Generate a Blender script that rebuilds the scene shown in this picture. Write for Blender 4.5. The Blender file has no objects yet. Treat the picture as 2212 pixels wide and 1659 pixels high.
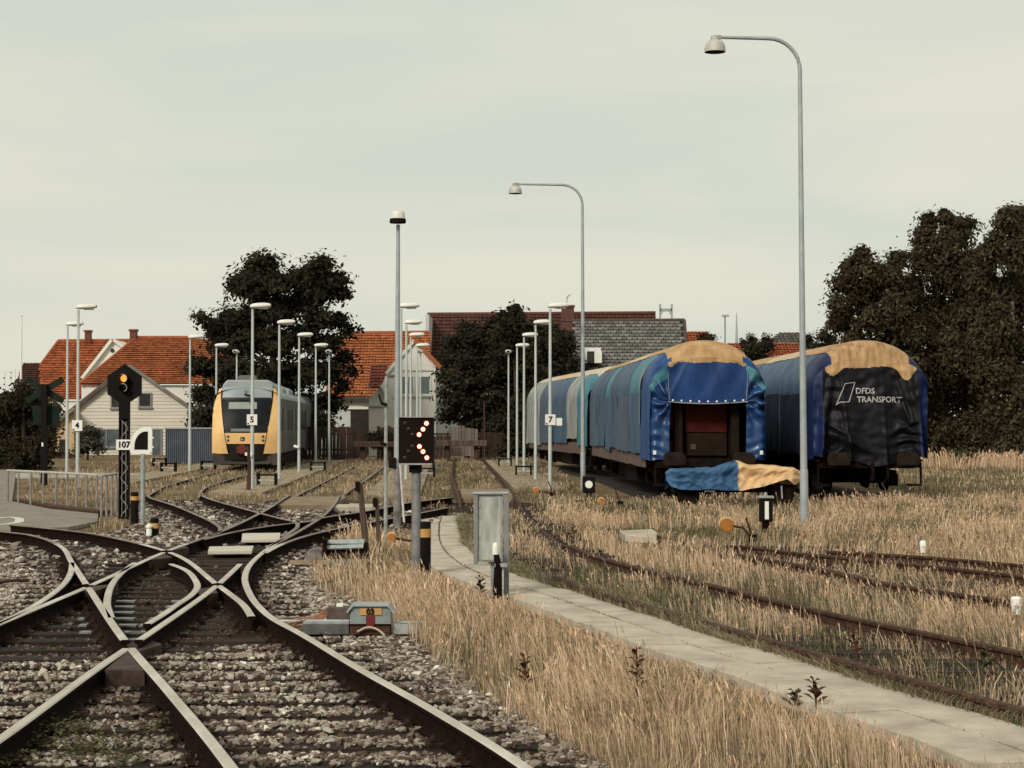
import bpy, math, random
import numpy as np
from mathutils import Vector, noise

S = bpy.context.scene
COL = S.collection
R = math.radians
random.seed(11)
rng = np.random.default_rng(11)

# ------------------------------------------------------------------ camera
FPX, CX, CY, HOR = 3994.0, 1106.0, 829.5, 912.0     # survey units: focal length, centre, horizon
CAMZ = 1.98
PITCH = math.atan((HOR - CY) / FPX)
cam_d = bpy.data.cameras.new('camera')
cam_d.lens, cam_d.sensor_width, cam_d.clip_end, cam_d.clip_start = 65.0, 36.0, 3000.0, 0.1
cam = bpy.data.objects.new('camera', cam_d)
cam.location = (0, 0, CAMZ)
cam.rotation_euler = (R(90) + PITCH, 0, 0)
COL.objects.link(cam)
S.camera = cam

# ------------------------------------------------------------------ overcast sky, soft sun, exposure
SUN_EL, SUN_AZ = R(34), R(-150)        # azimuth from +Y, clockwise: behind and left of the camera
W = bpy.data.worlds.new('World'); S.world = W; W.use_nodes = True
nt = W.node_tree; nt.nodes.clear()
N = nt.nodes.new; L = nt.links.new
out = N('ShaderNodeOutputWorld'); mixs = N('ShaderNodeMixShader')
sky = N('ShaderNodeTexSky'); sky.sky_type = 'NISHITA'; sky.sun_disc = False
sky.sun_elevation, sky.sun_rotation = SUN_EL, SUN_AZ
sky.air_density, sky.dust_density, sky.ozone_density = 1.0, 3.0, 1.0
b1 = N('ShaderNodeBackground'); b1.inputs[1].default_value = 0.055
L(sky.outputs[0], b1.inputs[0])
tc = N('ShaderNodeTexCoord'); mp = N('ShaderNodeMapping')
mp.inputs['Scale'].default_value = (1.6, 1.6, 11.0); mp.inputs['Rotation'].default_value = (0, R(4), 0)
nz = N('ShaderNodeTexNoise'); nz.inputs['Scale'].default_value = 1.7; nz.inputs['Detail'].default_value = 5; nz.inputs['Roughness'].default_value = .48
nz.inputs['Distortion'].default_value = .5
L(tc.outputs['Generated'], mp.inputs[0]); L(mp.outputs[0], nz.inputs['Vector'])
cr = N('ShaderNodeValToRGB')
cr.color_ramp.elements[0].position, cr.color_ramp.elements[0].color = .33, (.622, .648, .572, 1)
cr.color_ramp.elements[1].position, cr.color_ramp.elements[1].color = .60, (.72, .712, .592, 1)
L(nz.outputs['Fac'], cr.inputs[0])
b2 = N('ShaderNodeBackground'); b2.inputs[1].default_value = 0.60
L(cr.outputs[0], b2.inputs[0])
mixs.inputs[0].default_value = .93
L(b1.outputs[0], mixs.inputs[1]); L(b2.outputs[0], mixs.inputs[2]); L(mixs.outputs[0], out.inputs[0])
sun_d = bpy.data.lights.new('sun', 'SUN'); sun_d.energy = 1.5; sun_d.angle = R(14); sun_d.color = (1, .93, .82)
sun = bpy.data.objects.new('sun', sun_d); COL.objects.link(sun)
sv = Vector((math.sin(SUN_AZ) * math.cos(SUN_EL), math.cos(SUN_AZ) * math.cos(SUN_EL), math.sin(SUN_EL)))
sun.rotation_euler = sv.to_track_quat('Z', 'Y').to_euler()
S.view_settings.view_transform = 'Standard'; S.view_settings.look = 'None'
S.view_settings.exposure = 0.85; S.view_settings.gamma = 1.0; S.view_settings.use_curve_mapping = False
S.render.engine = 'CYCLES'
S.cycles.use_denoising = True
S.cycles.max_bounces = 5; S.cycles.transparent_max_bounces = 6

# ------------------------------------------------------------------ surveying: where a sight line meets a plane
_c, _s = math.cos(PITCH), math.sin(PITCH)
def ray(x, y):
    a, b = x - CX, CY - y
    return Vector((a, FPX * _c - b * _s, FPX * _s + b * _c))
def G(x, y, z=0.0):                     # on a level plane
    d = ray(x, y); t = (z - CAMZ) / d.z
    return Vector((d.x * t, d.y * t, z))
def D(x, y, Y):                         # at a known distance
    d = ray(x, y); t = Y / d.y
    return Vector((d.x * t, Y, CAMZ + d.z * t))
RT = 0.16                               # rail-top level

# ------------------------------------------------------------------ materials
MATS = {}
def srgb(r, g, b):
    f = lambda c: (c / 255 / 12.92) if c / 255 <= .04045 else ((c / 255 + .055) / 1.055) ** 2.4
    return (f(r), f(g), f(b))
def mat(name, c1, c2=None, scale=6.0, rough=.8, metal=0.0, bump=0.0, bscale=40.0, c3=None, emit=0.0, spec=.3, stretch=(1, 1, 1), detail=6, lo=.35, hi=.65):
    if name in MATS: return MATS[name]
    m = bpy.data.materials.new(name); m.use_nodes = True
    t = m.node_tree; n = t.nodes; b = n['Principled BSDF']
    b.inputs['Roughness'].default_value = rough; b.inputs['Metallic'].default_value = metal
    b.inputs['Specular IOR Level'].default_value = spec
    b.inputs['Base Color'].default_value = (*c1, 1)
    co = mpn = None
    if c2 is not None or bump:
        co = n.new('ShaderNodeTexCoord'); mpn = n.new('ShaderNodeMapping'); mpn.inputs['Scale'].default_value = stretch
        t.links.new(co.outputs['Object'], mpn.inputs[0])
    if c2 is not None:
        z = n.new('ShaderNodeTexNoise'); z.inputs['Scale'].default_value = scale; z.inputs['Detail'].default_value = detail; z.inputs['Roughness'].default_value = .62
        t.links.new(mpn.outputs[0], z.inputs['Vector'])
        r = n.new('ShaderNodeValToRGB'); e = r.color_ramp.elements
        e[0].position, e[0].color = lo, (*c1, 1); e[1].position, e[1].color = hi, (*c2, 1)
        if c3 is not None:
            q = e.new((lo + hi) / 2 + .04); q.color = (*c3, 1)
        t.links.new(z.outputs['Fac'], r.inputs[0]); t.links.new(r.outputs[0], b.inputs['Base Color'])
    if bump:
        z2 = n.new('ShaderNodeTexNoise'); z2.inputs['Scale'].default_value = bscale; z2.inputs['Detail'].default_value = 4
        t.links.new(mpn.outputs[0], z2.inputs['Vector'])
        bp = n.new('ShaderNodeBump'); bp.inputs['Strength'].default_value = bump; bp.inputs['Distance'].default_value = .02
        t.links.new(z2.outputs['Fac'], bp.inputs['Height']); t.links.new(bp.outputs[0], b.inputs['Normal'])
    if emit:
        b.inputs['Emission Color'].default_value = (*c1, 1); b.inputs['Emission Strength'].default_value = emit
    MATS[name] = m
    return m
def matcol(name, rough=.8, trans=0.0, spec=.2):       # colour carried piece by piece on the mesh
    m = bpy.data.materials.new(name); m.use_nodes = True
    t = m.node_tree; n = t.nodes; b = n['Principled BSDF']
    b.inputs['Roughness'].default_value = rough; b.inputs['Specular IOR Level'].default_value = spec
    a = n.new('ShaderNodeAttribute'); a.attribute_name = 'Col'
    t.links.new(a.outputs['Color'], b.inputs['Base Color'])
    if trans:
        tr = n.new('ShaderNodeBsdfTranslucent'); mx = n.new('ShaderNodeMixShader'); mx.inputs[0].default_value = trans
        t.links.new(a.outputs['Color'], tr.inputs[0]); t.links.new(b.outputs[0], mx.inputs[1]); t.links.new(tr.outputs[0], mx.inputs[2])
        t.links.new(mx.outputs[0], n['Material Output'].inputs[0])
    return m

M = dict(
    rust=mat('rust', (.022, .010, .006), (.085, .038, .022), 14, .85, bump=.4, bscale=60),
    rust_dark=mat('rust_dark', (.0045, .0020, .0014), (.016, .0062, .0038), 12, .95, spec=.08, bump=.4, bscale=60),
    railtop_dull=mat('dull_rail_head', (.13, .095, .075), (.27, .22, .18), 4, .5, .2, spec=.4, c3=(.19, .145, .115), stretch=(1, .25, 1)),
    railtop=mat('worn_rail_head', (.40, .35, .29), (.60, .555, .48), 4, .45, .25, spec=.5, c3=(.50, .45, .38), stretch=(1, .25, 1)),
    sleeper=mat('weathered_sleeper', (.008, .0045, .0032), (.052, .034, .026), 5, .9, bump=.6, bscale=30, stretch=(.4, 4, 4), lo=.4, hi=.72),
    galv=mat('galvanised_steel', (.25, .285, .30), (.37, .405, .41), 9, .55, .35, bump=.05),
    galv_dirty=mat('weathered_galvanised', (.16, .17, .165), (.37, .385, .365), 5, .65, .2, bump=.15, bscale=20, c3=(.29, .30, .28), lo=.3, hi=.62),
    pole=mat('grey_pole_paint', (.27, .305, .32), (.37, .40, .41), 3, .5, .2),
    white=mat('white_enamel', (.74, .74, .70), (.62, .61, .56), 4, .4, lo=.45, hi=.8),
    lampwhite=mat('pale_lamp_shell', (.70, .70, .66), (.58, .57, .53), 8, .45),
    black=mat('black_enamel', (.0035, .0022, .002), (.008, .005, .0045), 5, .7, spec=.12),
    blackm=mat('matt_black', (.006, .004, .0035), (.014, .009, .008), 8, .9, spec=.08),
    dark=mat('dirty_black_steel', (.005, .0032, .0027), (.013, .008, .0065), 4, .9, bump=.2, spec=.08),
    yellow=mat('yellow_band', (.52, .30, .10), (.42, .23, .075), 6, .6),
    orange=mat('orange_weight_paint', (.38, .15, .025), (.26, .095, .02), 9, .65, bump=.15),
    wood=mat('grey_weathered_wood', (.035, .022, .016), (.12, .085, .062), 4, .9, bump=.5, bscale=25, stretch=(4, 4, .35)),
    woodbrown=mat('brown_fence_wood', (.028, .014, .010), (.075, .038, .026), 3, .85, bump=.4, bscale=20, stretch=(4, 4, .3)),
    concrete=mat('pale_concrete', (.27, .235, .185), (.49, .44, .36), 2.2, .92, bump=.35, bscale=50, c3=(.41, .365, .295), detail=10, lo=.28, hi=.66),
    asphalt=mat('pale_worn_asphalt', (.17, .15, .125), (.25, .225, .19), 1.5, .9, bump=.3, bscale=120),
)
def M_(k): return M[k] if isinstance(k, str) else k

# ------------------------------------------------------------------ mesh building
class MB:
    def __init__(s): s.v, s.f, s.mi = [], [], []
    def add(s, vs, fs, mi=0):
        o = len(s.v); s.v += [tuple(p) for p in vs]; s.f += [tuple(i + o for i in f) for f in fs]; s.mi += [mi] * len(fs)
        return s
    def box(s, c, d, rz=0.0, mi=0, ry=0.0, rx=0.0):
        pts = []
        for dz in (-1, 1):
            for dx, dy in ((-1, -1), (1, -1), (1, 1), (-1, 1)):
                p = Vector((dx * d[0] / 2, dy * d[1] / 2, dz * d[2] / 2))
                if rx: p = Vector((p.x, p.y * math.cos(rx) - p.z * math.sin(rx), p.y * math.sin(rx) + p.z * math.cos(rx)))
                if ry: p = Vector((p.x * math.cos(ry) + p.z * math.sin(ry), p.y, -p.x * math.sin(ry) + p.z * math.cos(ry)))
                if rz: p = Vector((p.x * math.cos(rz) - p.y * math.sin(rz), p.x * math.sin(rz) + p.y * math.cos(rz), p.z))
                pts.append(p + Vector(c))
        return s.add(pts, [(0, 3, 2, 1), (4, 5, 6, 7), (0, 1, 5, 4), (1, 2, 6, 5), (2, 3, 7, 6), (3, 0, 4, 7)], mi)
    def bx(s, x0, x1, y0, y1, z0, z1, mi=0):
        return s.box(((x0 + x1) / 2, (y0 + y1) / 2, (z0 + z1) / 2), (abs(x1 - x0), abs(y1 - y0), abs(z1 - z0)), mi=mi)
    def tube(s, pts, rad, n=8, mi=0, caps=True):
        pts = [Vector(p) for p in pts]
        if not hasattr(rad, '__len__'): rad = [rad] * len(pts)
        rings = []
        for i, p in enumerate(pts):
            a = pts[max(0, i - 1)]; b = pts[min(len(pts) - 1, i + 1)]
            d = (b - a).normalized()
            u = d.cross(Vector((0, 0, 1))) if abs(d.z) < .95 else d.cross(Vector((0, 1, 0)))
            u.normalize(); w = u.cross(d)
            rings.append([p + (u * math.cos(2 * math.pi * k / n) + w * math.sin(2 * math.pi * k / n)) * rad[i] for k in range(n)])
        vs = [q for r in rings for q in r]; fs = []
        for i in range(len(pts) - 1):
            for k in range(n):
                fs.append((i * n + k, i * n + (k + 1) % n, (i + 1) * n + (k + 1) % n, (i + 1) * n + k))
        if caps: fs += [tuple(range(n))[::-1], tuple((len(pts) - 1) * n + k for k in range(n))]
        return s.add(vs, fs, mi)
    def lathe(s, prof, c=(0, 0, 0), n=16, mi=0, axis='z', sx=1.0, sy=1.0):
        vs, fs = [], []
        for r, h in prof:
            for k in range(n):
                a = 2 * math.pi * k / n
                x, y = r * math.cos(a) * sx, r * math.sin(a) * sy
                p = (x, y, h) if axis == 'z' else ((x, h, y) if axis == 'y' else (h, x, y))
                vs.append((p[0] + c[0], p[1] + c[1], p[2] + c[2]))
        for i in range(len(prof) - 1):
            for k in range(n):
                fs.append((i * n + k, i * n + (k + 1) % n, (i + 1) * n + (k + 1) % n, (i + 1) * n + k))
        fs += [tuple(range(n))[::-1], tuple((len(prof) - 1) * n + k for k in range(n))]
        return s.add(vs, fs, mi)
    def prism(s, poly, y0, y1, mi=0, dx=0.0):   # polygon in x,z pushed along y (and dx sideways)
        n = len(poly)
        vs = [(p[0], y0, p[1]) for p in poly] + [(p[0] + dx, y1, p[1]) for p in poly]
        fs = [tuple(range(n)), tuple(range(2 * n - 1, n - 1, -1))] + [(i, i + n, (i + 1) % n + n, (i + 1) % n) for i in range(n)]
        return s.add(vs, fs, mi)
    def slab(s, poly, z0, z1, mi=0):            # polygon in x,y pushed along z
        n = len(poly)
        vs = [(p[0], p[1], z0) for p in poly] + [(p[0], p[1], z1) for p in poly]
        fs = [tuple(range(n))[::-1], tuple(range(n, 2 * n))] + [(i, (i + 1) % n, (i + 1) % n + n, i + n) for i in range(n)]
        return s.add(vs, fs, mi)
    def hexa(s, a, b, mi=0):                    # two quads joined
        return s.add(list(a) + list(b), [(0, 1, 2, 3), (7, 6, 5, 4), (0, 4, 5, 1), (1, 5, 6, 2), (2, 6, 7, 3), (3, 7, 4, 0)], mi)
    def grid(s, fn, nu, nv, mi=0, mif=None):
        vs = [fn(i / nu, j / nv) for j in range(nv + 1) for i in range(nu + 1)]
        o = len(s.v); s.v += [tuple(p) for p in vs]
        for j in range(nv):
            for i in range(nu):
                k = o + j * (nu + 1) + i
                s.f.append((k, k + 1, k + nu + 2, k + nu + 1)); s.mi.append(mif((i + .5) / nu, (j + .5) / nv) if mif else mi)
        return s
    def mesh(s, name, mats, smooth=False, auto=None):
        me = bpy.data.meshes.new(name); me.from_pydata(s.v, [], s.f); me.update()
        for m in (mats if isinstance(mats, (list, tuple)) else [mats]): me.materials.append(M_(m))
        if len(me.materials) > 1: me.polygons.foreach_set('material_index', s.mi)
        if smooth:
            me.polygons.foreach_set('use_smooth', [True] * len(me.polygons))
            if auto: me.set_sharp_from_angle(angle=R(auto))
        return me
    def build(s, name, mats, parent=None, smooth=False, auto=None, bevel=0):
        o = place(name, s.mesh(name, mats, smooth, auto), parent)
        if bevel:
            b = o.modifiers.new('bevel', 'BEVEL'); b.width = bevel; b.segments = 2; b.limit_method = 'ANGLE'
        return o
def place(name, me, parent=None, loc=None, rot=None, scale=None):
    o = bpy.data.objects.new(name, me); COL.objects.link(o)
    if parent is not None: o.parent = parent
    if loc is not None: o.location = loc
    if rot is not None: o.rotation_euler = rot
    if scale is not None: o.scale = scale
    return o
def tag(o, label=None, cat=None, group=None, kind=None):
    for k, v in (('label', label), ('category', cat), ('group', group), ('kind', kind)):
        if v: o[k] = v
    return o
def thing(name, label, cat, loc=(0, 0, 0), rz=0.0, group=None):
    o = bpy.data.objects.new(name, None); COL.objects.link(o)
    o.location = loc; o.rotation_euler = (0, 0, rz); o.empty_display_size = .2
    return tag(o, label, cat, group)
def copy_tree(o, parent=None):
    c = o.copy(); COL.objects.link(c); c.parent = parent
    for ch in list(o.children): copy_tree(ch, c)
    return c
def text_mesh(txt, size, depth=.004, bold=0.0):
    cu = bpy.data.curves.new('t', 'FONT'); cu.body = txt; cu.size = size; cu.extrude = depth; cu.align_x = 'CENTER'; cu.align_y = 'CENTER'
    cu.offset = bold; cu.resolution_u = 3
    o = bpy.data.objects.new('t', cu); COL.objects.link(o)
    me = bpy.data.meshes.new_from_object(o.evaluated_get(bpy.context.evaluated_depsgraph_get()))
    bpy.data.objects.remove(o)
    return me
def lettering(txt, size, parent, loc, m='black', bold=.0, sx=1.0, name='lettering'):
    me = text_mesh(txt, size, bold=bold); me.materials.clear(); me.materials.append(M_(m))
    return place(name, me, parent, loc, (R(90), 0, 0), (sx, 1, 1))
def nmesh(name, verts, faces, m, cols=None, smooth=False):       # fast path for big arrays; faces all of one size
    me = bpy.data.meshes.new(name); nv = len(verts); nf, k = faces.shape
    me.vertices.add(nv); me.vertices.foreach_set('co', np.ascontiguousarray(verts, dtype=np.float32).ravel())
    me.loops.add(nf * k); me.loops.foreach_set('vertex_index', np.ascontiguousarray(faces, dtype=np.int32).ravel())
    me.polygons.add(nf); me.polygons.foreach_set('loop_start', np.arange(0, nf * k, k, dtype=np.int32))
    me.update(calc_edges=True)
    if cols is not None:
        a = me.color_attributes.new('Col', 'FLOAT_COLOR', 'POINT')
        c4 = np.ones((nv, 4), dtype=np.float32); c4[:, :3] = cols; a.data.foreach_set('color', c4.ravel())
    me.materials.append(m)
    me.polygons.foreach_set('use_smooth', np.full(nf, smooth, dtype=bool))
    return me
def spline(pts, step=.4):
    pts = [np.array(p, float) for p in pts]
    if len(pts) == 2: pts = [pts[0], (pts[0] + pts[1]) / 2, pts[1]]
    P = [2 * pts[0] - pts[1]] + pts + [2 * pts[-1] - pts[-2]]
    o = []
    for i in range(1, len(P) - 2):
        n = max(2, int(np.linalg.norm(P[i + 1] - P[i]) / step))
        for k in range(n):
            t = k / n
            # centripetal-ish Hermite with chord-scaled tangents
            d0, d1, d2 = np.linalg.norm(P[i] - P[i - 1]), np.linalg.norm(P[i + 1] - P[i]), np.linalg.norm(P[i + 2] - P[i + 1])
            m1 = ((P[i] - P[i - 1]) / d0 * d1 + (P[i + 1] - P[i]) / d1 * d0) / (d0 + d1) * d1
            m2 = ((P[i + 1] - P[i]) / d1 * d2 + (P[i + 2] - P[i + 1]) / d2 * d1) / (d1 + d2) * d1
            h = (2 * t**3 - 3 * t**2 + 1, t**3 - 2 * t**2 + t, -2 * t**3 + 3 * t**2, t**3 - t**2)
            o.append(h[0] * P[i] + h[1] * m1 + h[2] * P[i + 1] + h[3] * m2)
    o.append(P[-2])
    return [tuple(p) for p in o]
def pdist(px, py, line):                       # distance of many points to a polyline
    best = np.full(px.shape, 1e9)
    for (x0, y0), (x1, y1) in zip(line[:-1], line[1:]):
        dx, dy = x1 - x0, y1 - y0; l2 = dx * dx + dy * dy + 1e-12
        t = np.clip(((px - x0) * dx + (py - y0) * dy) / l2, 0, 1)
        best = np.minimum(best, np.hypot(px - x0 - t * dx, py - y0 - t * dy))
    return best
def inpoly(px, py, poly):
    ins = np.zeros(px.shape, bool); j = len(poly) - 1
    for i in range(len(poly)):
        xi, yi = poly[i]; xj, yj = poly[j]
        c = ((yi > py) != (yj > py)) & (px < (xj - xi) * (py - yi) / (yj - yi + 1e-12) + xi)
        ins ^= c; j = i
    return ins
def fbm(x, y, s, seed=0.0):                   # cheap smooth value noise on arrays
    x = np.asarray(x) * s + seed * 17.3; y = np.asarray(y) * s - seed * 9.1
    def vn(x, y):
        xi, yi = np.floor(x), np.floor(y); fx, fy = x - xi, y - yi
        fx, fy = fx * fx * (3 - 2 * fx), fy * fy * (3 - 2 * fy)
        h = lambda a, b: np.modf(np.abs(np.sin(a * 127.1 + b * 311.7) * 43758.5453))[0]
        return (h(xi, yi) * (1 - fx) + h(xi + 1, yi) * fx) * (1 - fy) + (h(xi, yi + 1) * (1 - fx) + h(xi + 1, yi + 1) * fx) * fy
    return (vn(x, y) + .5 * vn(x * 2.1 + 5, y * 2.1) + .25 * vn(x * 4.3, y * 4.3 + 3)) / 1.75

# ================================================================== the ground
def ground_material():
    m = bpy.data.materials.new('dry_ground'); m.use_nodes = True
    t = m.node_tree; n = t.nodes; b = n['Principled BSDF']; b.inputs['Roughness'].default_value = .95; b.inputs['Specular IOR Level'].default_value = .1
    co = n.new('ShaderNodeTexCoord')
    def nz_(s, d, r=.6):
        z = n.new('ShaderNodeTexNoise'); z.inputs['Scale'].default_value = s; z.inputs['Detail'].default_value = d; z.inputs['Roughness'].default_value = r
        t.links.new(co.outputs['Object'], z.inputs['Vector']); return z
    a, c = nz_(.35, 6), nz_(6, 8, .7)
    r1 = n.new('ShaderNodeValToRGB'); e = r1.color_ramp.elements
    e[0].position, e[0].color = .36, (.115, .092, .055, 1); e[1].position, e[1].color = .64, (.27, .20, .125, 1)
    q = e.new(.5); q.color = (.19, .145, .09, 1)
    r2 = n.new('ShaderNodeValToRGB'); e = r2.color_ramp.elements
    e[0].position, e[0].color = .35, (.5, .46, .4, 1); e[1].position, e[1].color = .68, (1.15, 1.1, 1.0, 1)
    mx = n.new('ShaderNodeMix'); mx.data_type = 'RGBA'; mx.blend_type = 'MULTIPLY'; mx.inputs[0].default_value = 1
    t.links.new(a.outputs['Fac'], r1.inputs[0]); t.links.new(c.outputs['Fac'], r2.inputs[0])
    t.links.new(r1.outputs[0], mx.inputs[6]); t.links.new(r2.outputs[0], mx.inputs[7]); t.links.new(mx.outputs[2], b.inputs['Base Color'])
    bp = n.new('ShaderNodeBump'); bp.inputs['Strength'].default_value = .8; bp.inputs['Distance'].default_value = .05
    t.links.new(c.outputs['Fac'], bp.inputs['Height']); t.links.new(bp.outputs[0], b.inputs['Normal'])
    return m
o = MB().add([(-900, -60, -.06), (900, -60, -.06), (900, 1500, -.06), (-900, 1500, -.06)], [(0, 1, 2, 3)]).build('ground', ground_material())
tag(o, 'dry brown ground of the railway yard', kind='structure')

# ------------------------------------------------------------------ track geometry (from the survey)
def rp(pts):
    return [tuple(G(p[0], p[1], RT).xy) if len(p) == 2 else (p[1], p[2]) for p in pts]
w = lambda x, y: ('w', x, y)
RAILS = {
  'slip': {
    'T2R': rp([w(-2.90, 8.6), (0, 1594), (223, 1433), (280, 1395), (470, 1262), (518, 1218)]),
    'T2L': rp([w(-4.50, 8.6), (0, 1346), (190, 1266), (360, 1190), (473, 1149), (568.5, 1104), (624, 1069.5), w(-6.35, 66), w(-7.7, 99)]),
    'T1L': rp([w(-1.14, 8.6), (496, 1651), (372, 1500), (280, 1395), (190, 1266), (156, 1215), (127, 1176.7), (92.6, 1162), (53, 1153), (0, 1147.6), w(-9.6, 32.0)]),
    'R1': rp([w(.36, 8.6), (1140, 1659), (940, 1534.6), (791, 1451.5), (642.5, 1363.5), (593, 1337), (555, 1304), (537, 1276), (529, 1247), (537, 1223), (555, 1203), (576.5, 1186), (600, 1170), (624, 1151.5), (643, 1135), (640, 1128), (608, 1119.8), (536.8, 1101), (439, 1070.8), w(-9.0, 54), w(-9.75, 66), w(-10.35, 80), w(-12.5, 112)]),
    'T1R': rp([(544, 1331), (526, 1305), (500, 1284), (470, 1262), (360, 1190), (264.6, 1165), (185, 1150), (106, 1141), w(-8.9, 32.9)]),
    'SlipL': rp([w(-4.58, 14.2), (63.5, 1313), (106, 1286.5), (137.6, 1260), (153.5, 1233.6), (156, 1215)]),
    'InL': rp([(290, 1215), (272.5, 1228), (246, 1254.7), (233, 1286.5), (231.5, 1302), (240, 1334)]),
    'InR': rp([(370, 1217.7), (397, 1228), (420.7, 1249.5), (426, 1268), (413, 1284), (378, 1307.7), (352, 1326), (317.5, 1347)]),
    'Rc': rp([(576.5, 1182), (610, 1166), (650.6, 1143.6), (693, 1117), (722, 1088), (735, 1067), w(-5.0, 64), w(-6.25, 99)]),
    'Rb2': rp([(449.8, 1158), (471, 1150.5), (476, 1141), (460, 1127.7), (423, 1110.5), (370, 1089), (325.5, 1075), w(-10.3, 54), w(-11.2, 66), w(-11.85, 80), w(-14, 112)]),
    'Ra': rp([(438.9, 1164.8), (518, 1146), (629, 1130), (658.5, 1127), (690, 1119), (772, 1106.6), (830.5, 1096), (870, 1087.6), (976, 1074)]),
    'Re': rp([(571, 1194), (611, 1174), (671.7, 1154), (716.7, 1143.6), (800, 1127), (909.7, 1107), (966, 1096)]),
  },
  'U': {
    'a': rp([w(5.9, 9.2), (2212, 1396), (1787, 1311), (1536, 1253), (1410, 1225), (1266.4, 1185.7), (1214, 1156), w(.42, 37), (1123, 1081.5), (1087, 1034), w(-.9, 78), w(-1.6, 99)]),
    'b': rp([w(4.3, 9.0), (2212, 1516), (1842, 1418), (1536, 1334), (1301, 1270), w(-.02, 26), w(-.75, 34), (989.5, 1063), (976, 1026), w(-2.5, 78), w(-3.1, 99)]),
  },
  'V': {
    'c': rp([w(9.4, 16.5), (2212, 1234.5), (1933, 1205.5), (1719, 1185.6), (1536, 1158), (1385.5, 1131), (1303.6, 1121)]),
    'd': rp([w(6.9, 14.0), (2178, 1286.5), (1933, 1253), (1802, 1225), (1603, 1190)]),
    'e': rp([w(9.0, 21.4), (2212, 1211.6), (1980, 1193), (1786.6, 1182.6)]),
  },
}
SPL = {k: {n: spline(p, .14 if k == 'slip' else .35) for n, p in d.items()} for k, d in RAILS.items()}
# flangeway gaps: the rails stop short of each crossing nose
GAPS = {'T2R': [(280, 1395, -.06, .34), (470, 1262, -.12, .12)], 'T1L': [(280, 1395, -.06, .34), (190, 1266, -.10, .14)], 'T2L': [(190, 1266, -.12, .12), (360, 1190, -.2, .06)], 'T1R': [(470, 1262, -.12, .1), (360, 1190, -.2, .06)]}
def pieces(nm, line):
    cuts = [(G(x, y, RT).y + a, G(x, y, RT).y + b) for x, y, a, b in GAPS.get(nm, [])]
    out_, cur = [], []
    for p in line:
        if any(a < p[1] < b for a, b in cuts):
            if len(cur) > 1: out_.append(cur)
            cur = []
        else: cur.append(p)
    if len(cur) > 1: out_.append(cur)
    return out_
PROF = [(-.066, 0), (-.066, .013), (-.012, .032), (-.012, .112), (-.037, .124), (-.038, .148), (-.029, .156), (.029, .156), (.038, .148), (.037, .124), (.012, .112), (.012, .032), (.066, .013), (.066, 0)]
def sweep_rail(pts, zb=.004, sink=None):
    mb = MB(); n = len(PROF); vs = []
    for i, p in enumerate(pts):
        a = np.array(pts[max(0, i - 1)]); b = np.array(pts[min(len(pts) - 1, i + 1)])
        d = (b - a) / (np.linalg.norm(b - a) + 1e-9); nx, ny = d[1], -d[0]
        vs += [(p[0] + nx * q[0], p[1] + ny * q[0], zb + q[1] - (sink(p[1]) if sink else 0)) for q in PROF]
    fs, mi = [], []
    for i in range(len(pts) - 1):
        for k in range(n):
            fs.append((i * n + k, i * n + (k + 1) % n, (i + 1) * n + (k + 1) % n, (i + 1) * n + k)); mi.append(1 if k in (5, 6, 7) else 0)
    fs += [tuple(range(n)), tuple((len(pts) - 1) * n + k for k in range(n))[::-1]]; mi += [0, 0]
    mb.v, mb.f, mb.mi = vs, fs, mi
    return mb
def track(key, label, top):
    t = tag(thing('railway_track', label, None), kind='structure')
    for n, p in SPL[key].items():
      sk = None if key == 'slip' else (lambda Y, c=(22.5, 45) if n == 'b' else (28, 43.5): .045 + .12 * float(np.clip(min((Y - c[0]) / 2, (c[1] - Y) / 2), 0, 1)))
      if key == 'slip': sk = lambda Y: .125 * float(np.clip((Y - 46.0) / 1.5, 0, 1))
      for q in pieces(n, p) if key == 'slip' else [p]:
        for far in (False, True):
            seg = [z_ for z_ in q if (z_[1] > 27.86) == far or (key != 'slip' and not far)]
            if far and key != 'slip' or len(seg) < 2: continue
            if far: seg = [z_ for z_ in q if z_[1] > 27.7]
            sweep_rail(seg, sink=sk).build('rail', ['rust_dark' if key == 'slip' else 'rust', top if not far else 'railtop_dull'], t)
    return t
TR_A = track('slip', 'rusty double slip crossing of two railway tracks with worn bright rail tops', 'railtop')
TR_U = track('U', 'overgrown rusty track to the right of the paved path', 'rust')
TR_V = track('V', 'overgrown rusty track in the tall grass near the right lamp post', 'rust')

# sleepers: one by one, every 0.6 m
def rail_x(line, Y):
    xs = []
    for (x0, y0), (x1, y1) in zip(line[:-1], line[1:]):
        if (y0 - Y) * (y1 - Y) <= 0 and y0 != y1: xs.append(x0 + (x1 - x0) * (Y - y0) / (y1 - y0))
    return xs
sl_me = MB().box((0, 0, 0), (1, .25, .14)).mesh('sleeper', 'sleeper')
def sleepers(key, parent, y0, y1, gap, step=.6, zt=.002):
    Y = y0; out_ = []
    while Y < y1:
        xs = sorted(x for p in SPL[key].values() for x in rail_x(p, Y))
        cl = []
        for x in xs:
            if cl and x - cl[-1][1] < gap: cl[-1][1] = x
            else: cl.append([x, x])
        for a, b in cl:
            if b - a < .8: b = a + 1.5 if key != 'slip' else b
            if b - a < .8: continue
            a -= .52 + random.random() * .08; b += .52 + random.random() * .08
            o = place('sleeper', sl_me, parent, ((a + b) / 2, Y + random.uniform(-.02, .02), zt - .07 + random.uniform(-.012, .004)), (random.uniform(-.015, .015), 0, random.uniform(-.012, .012)), (b - a, 1, 1))
            out_.append((a, b, Y))
        Y += step
    return out_
SL = sleepers('slip', TR_A, 9.0, 47, 2.0)
sleepers('U', TR_U, 10.0, 46, 2.2)
sleepers('V', TR_V, 17.0, 30, 2.6)

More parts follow.
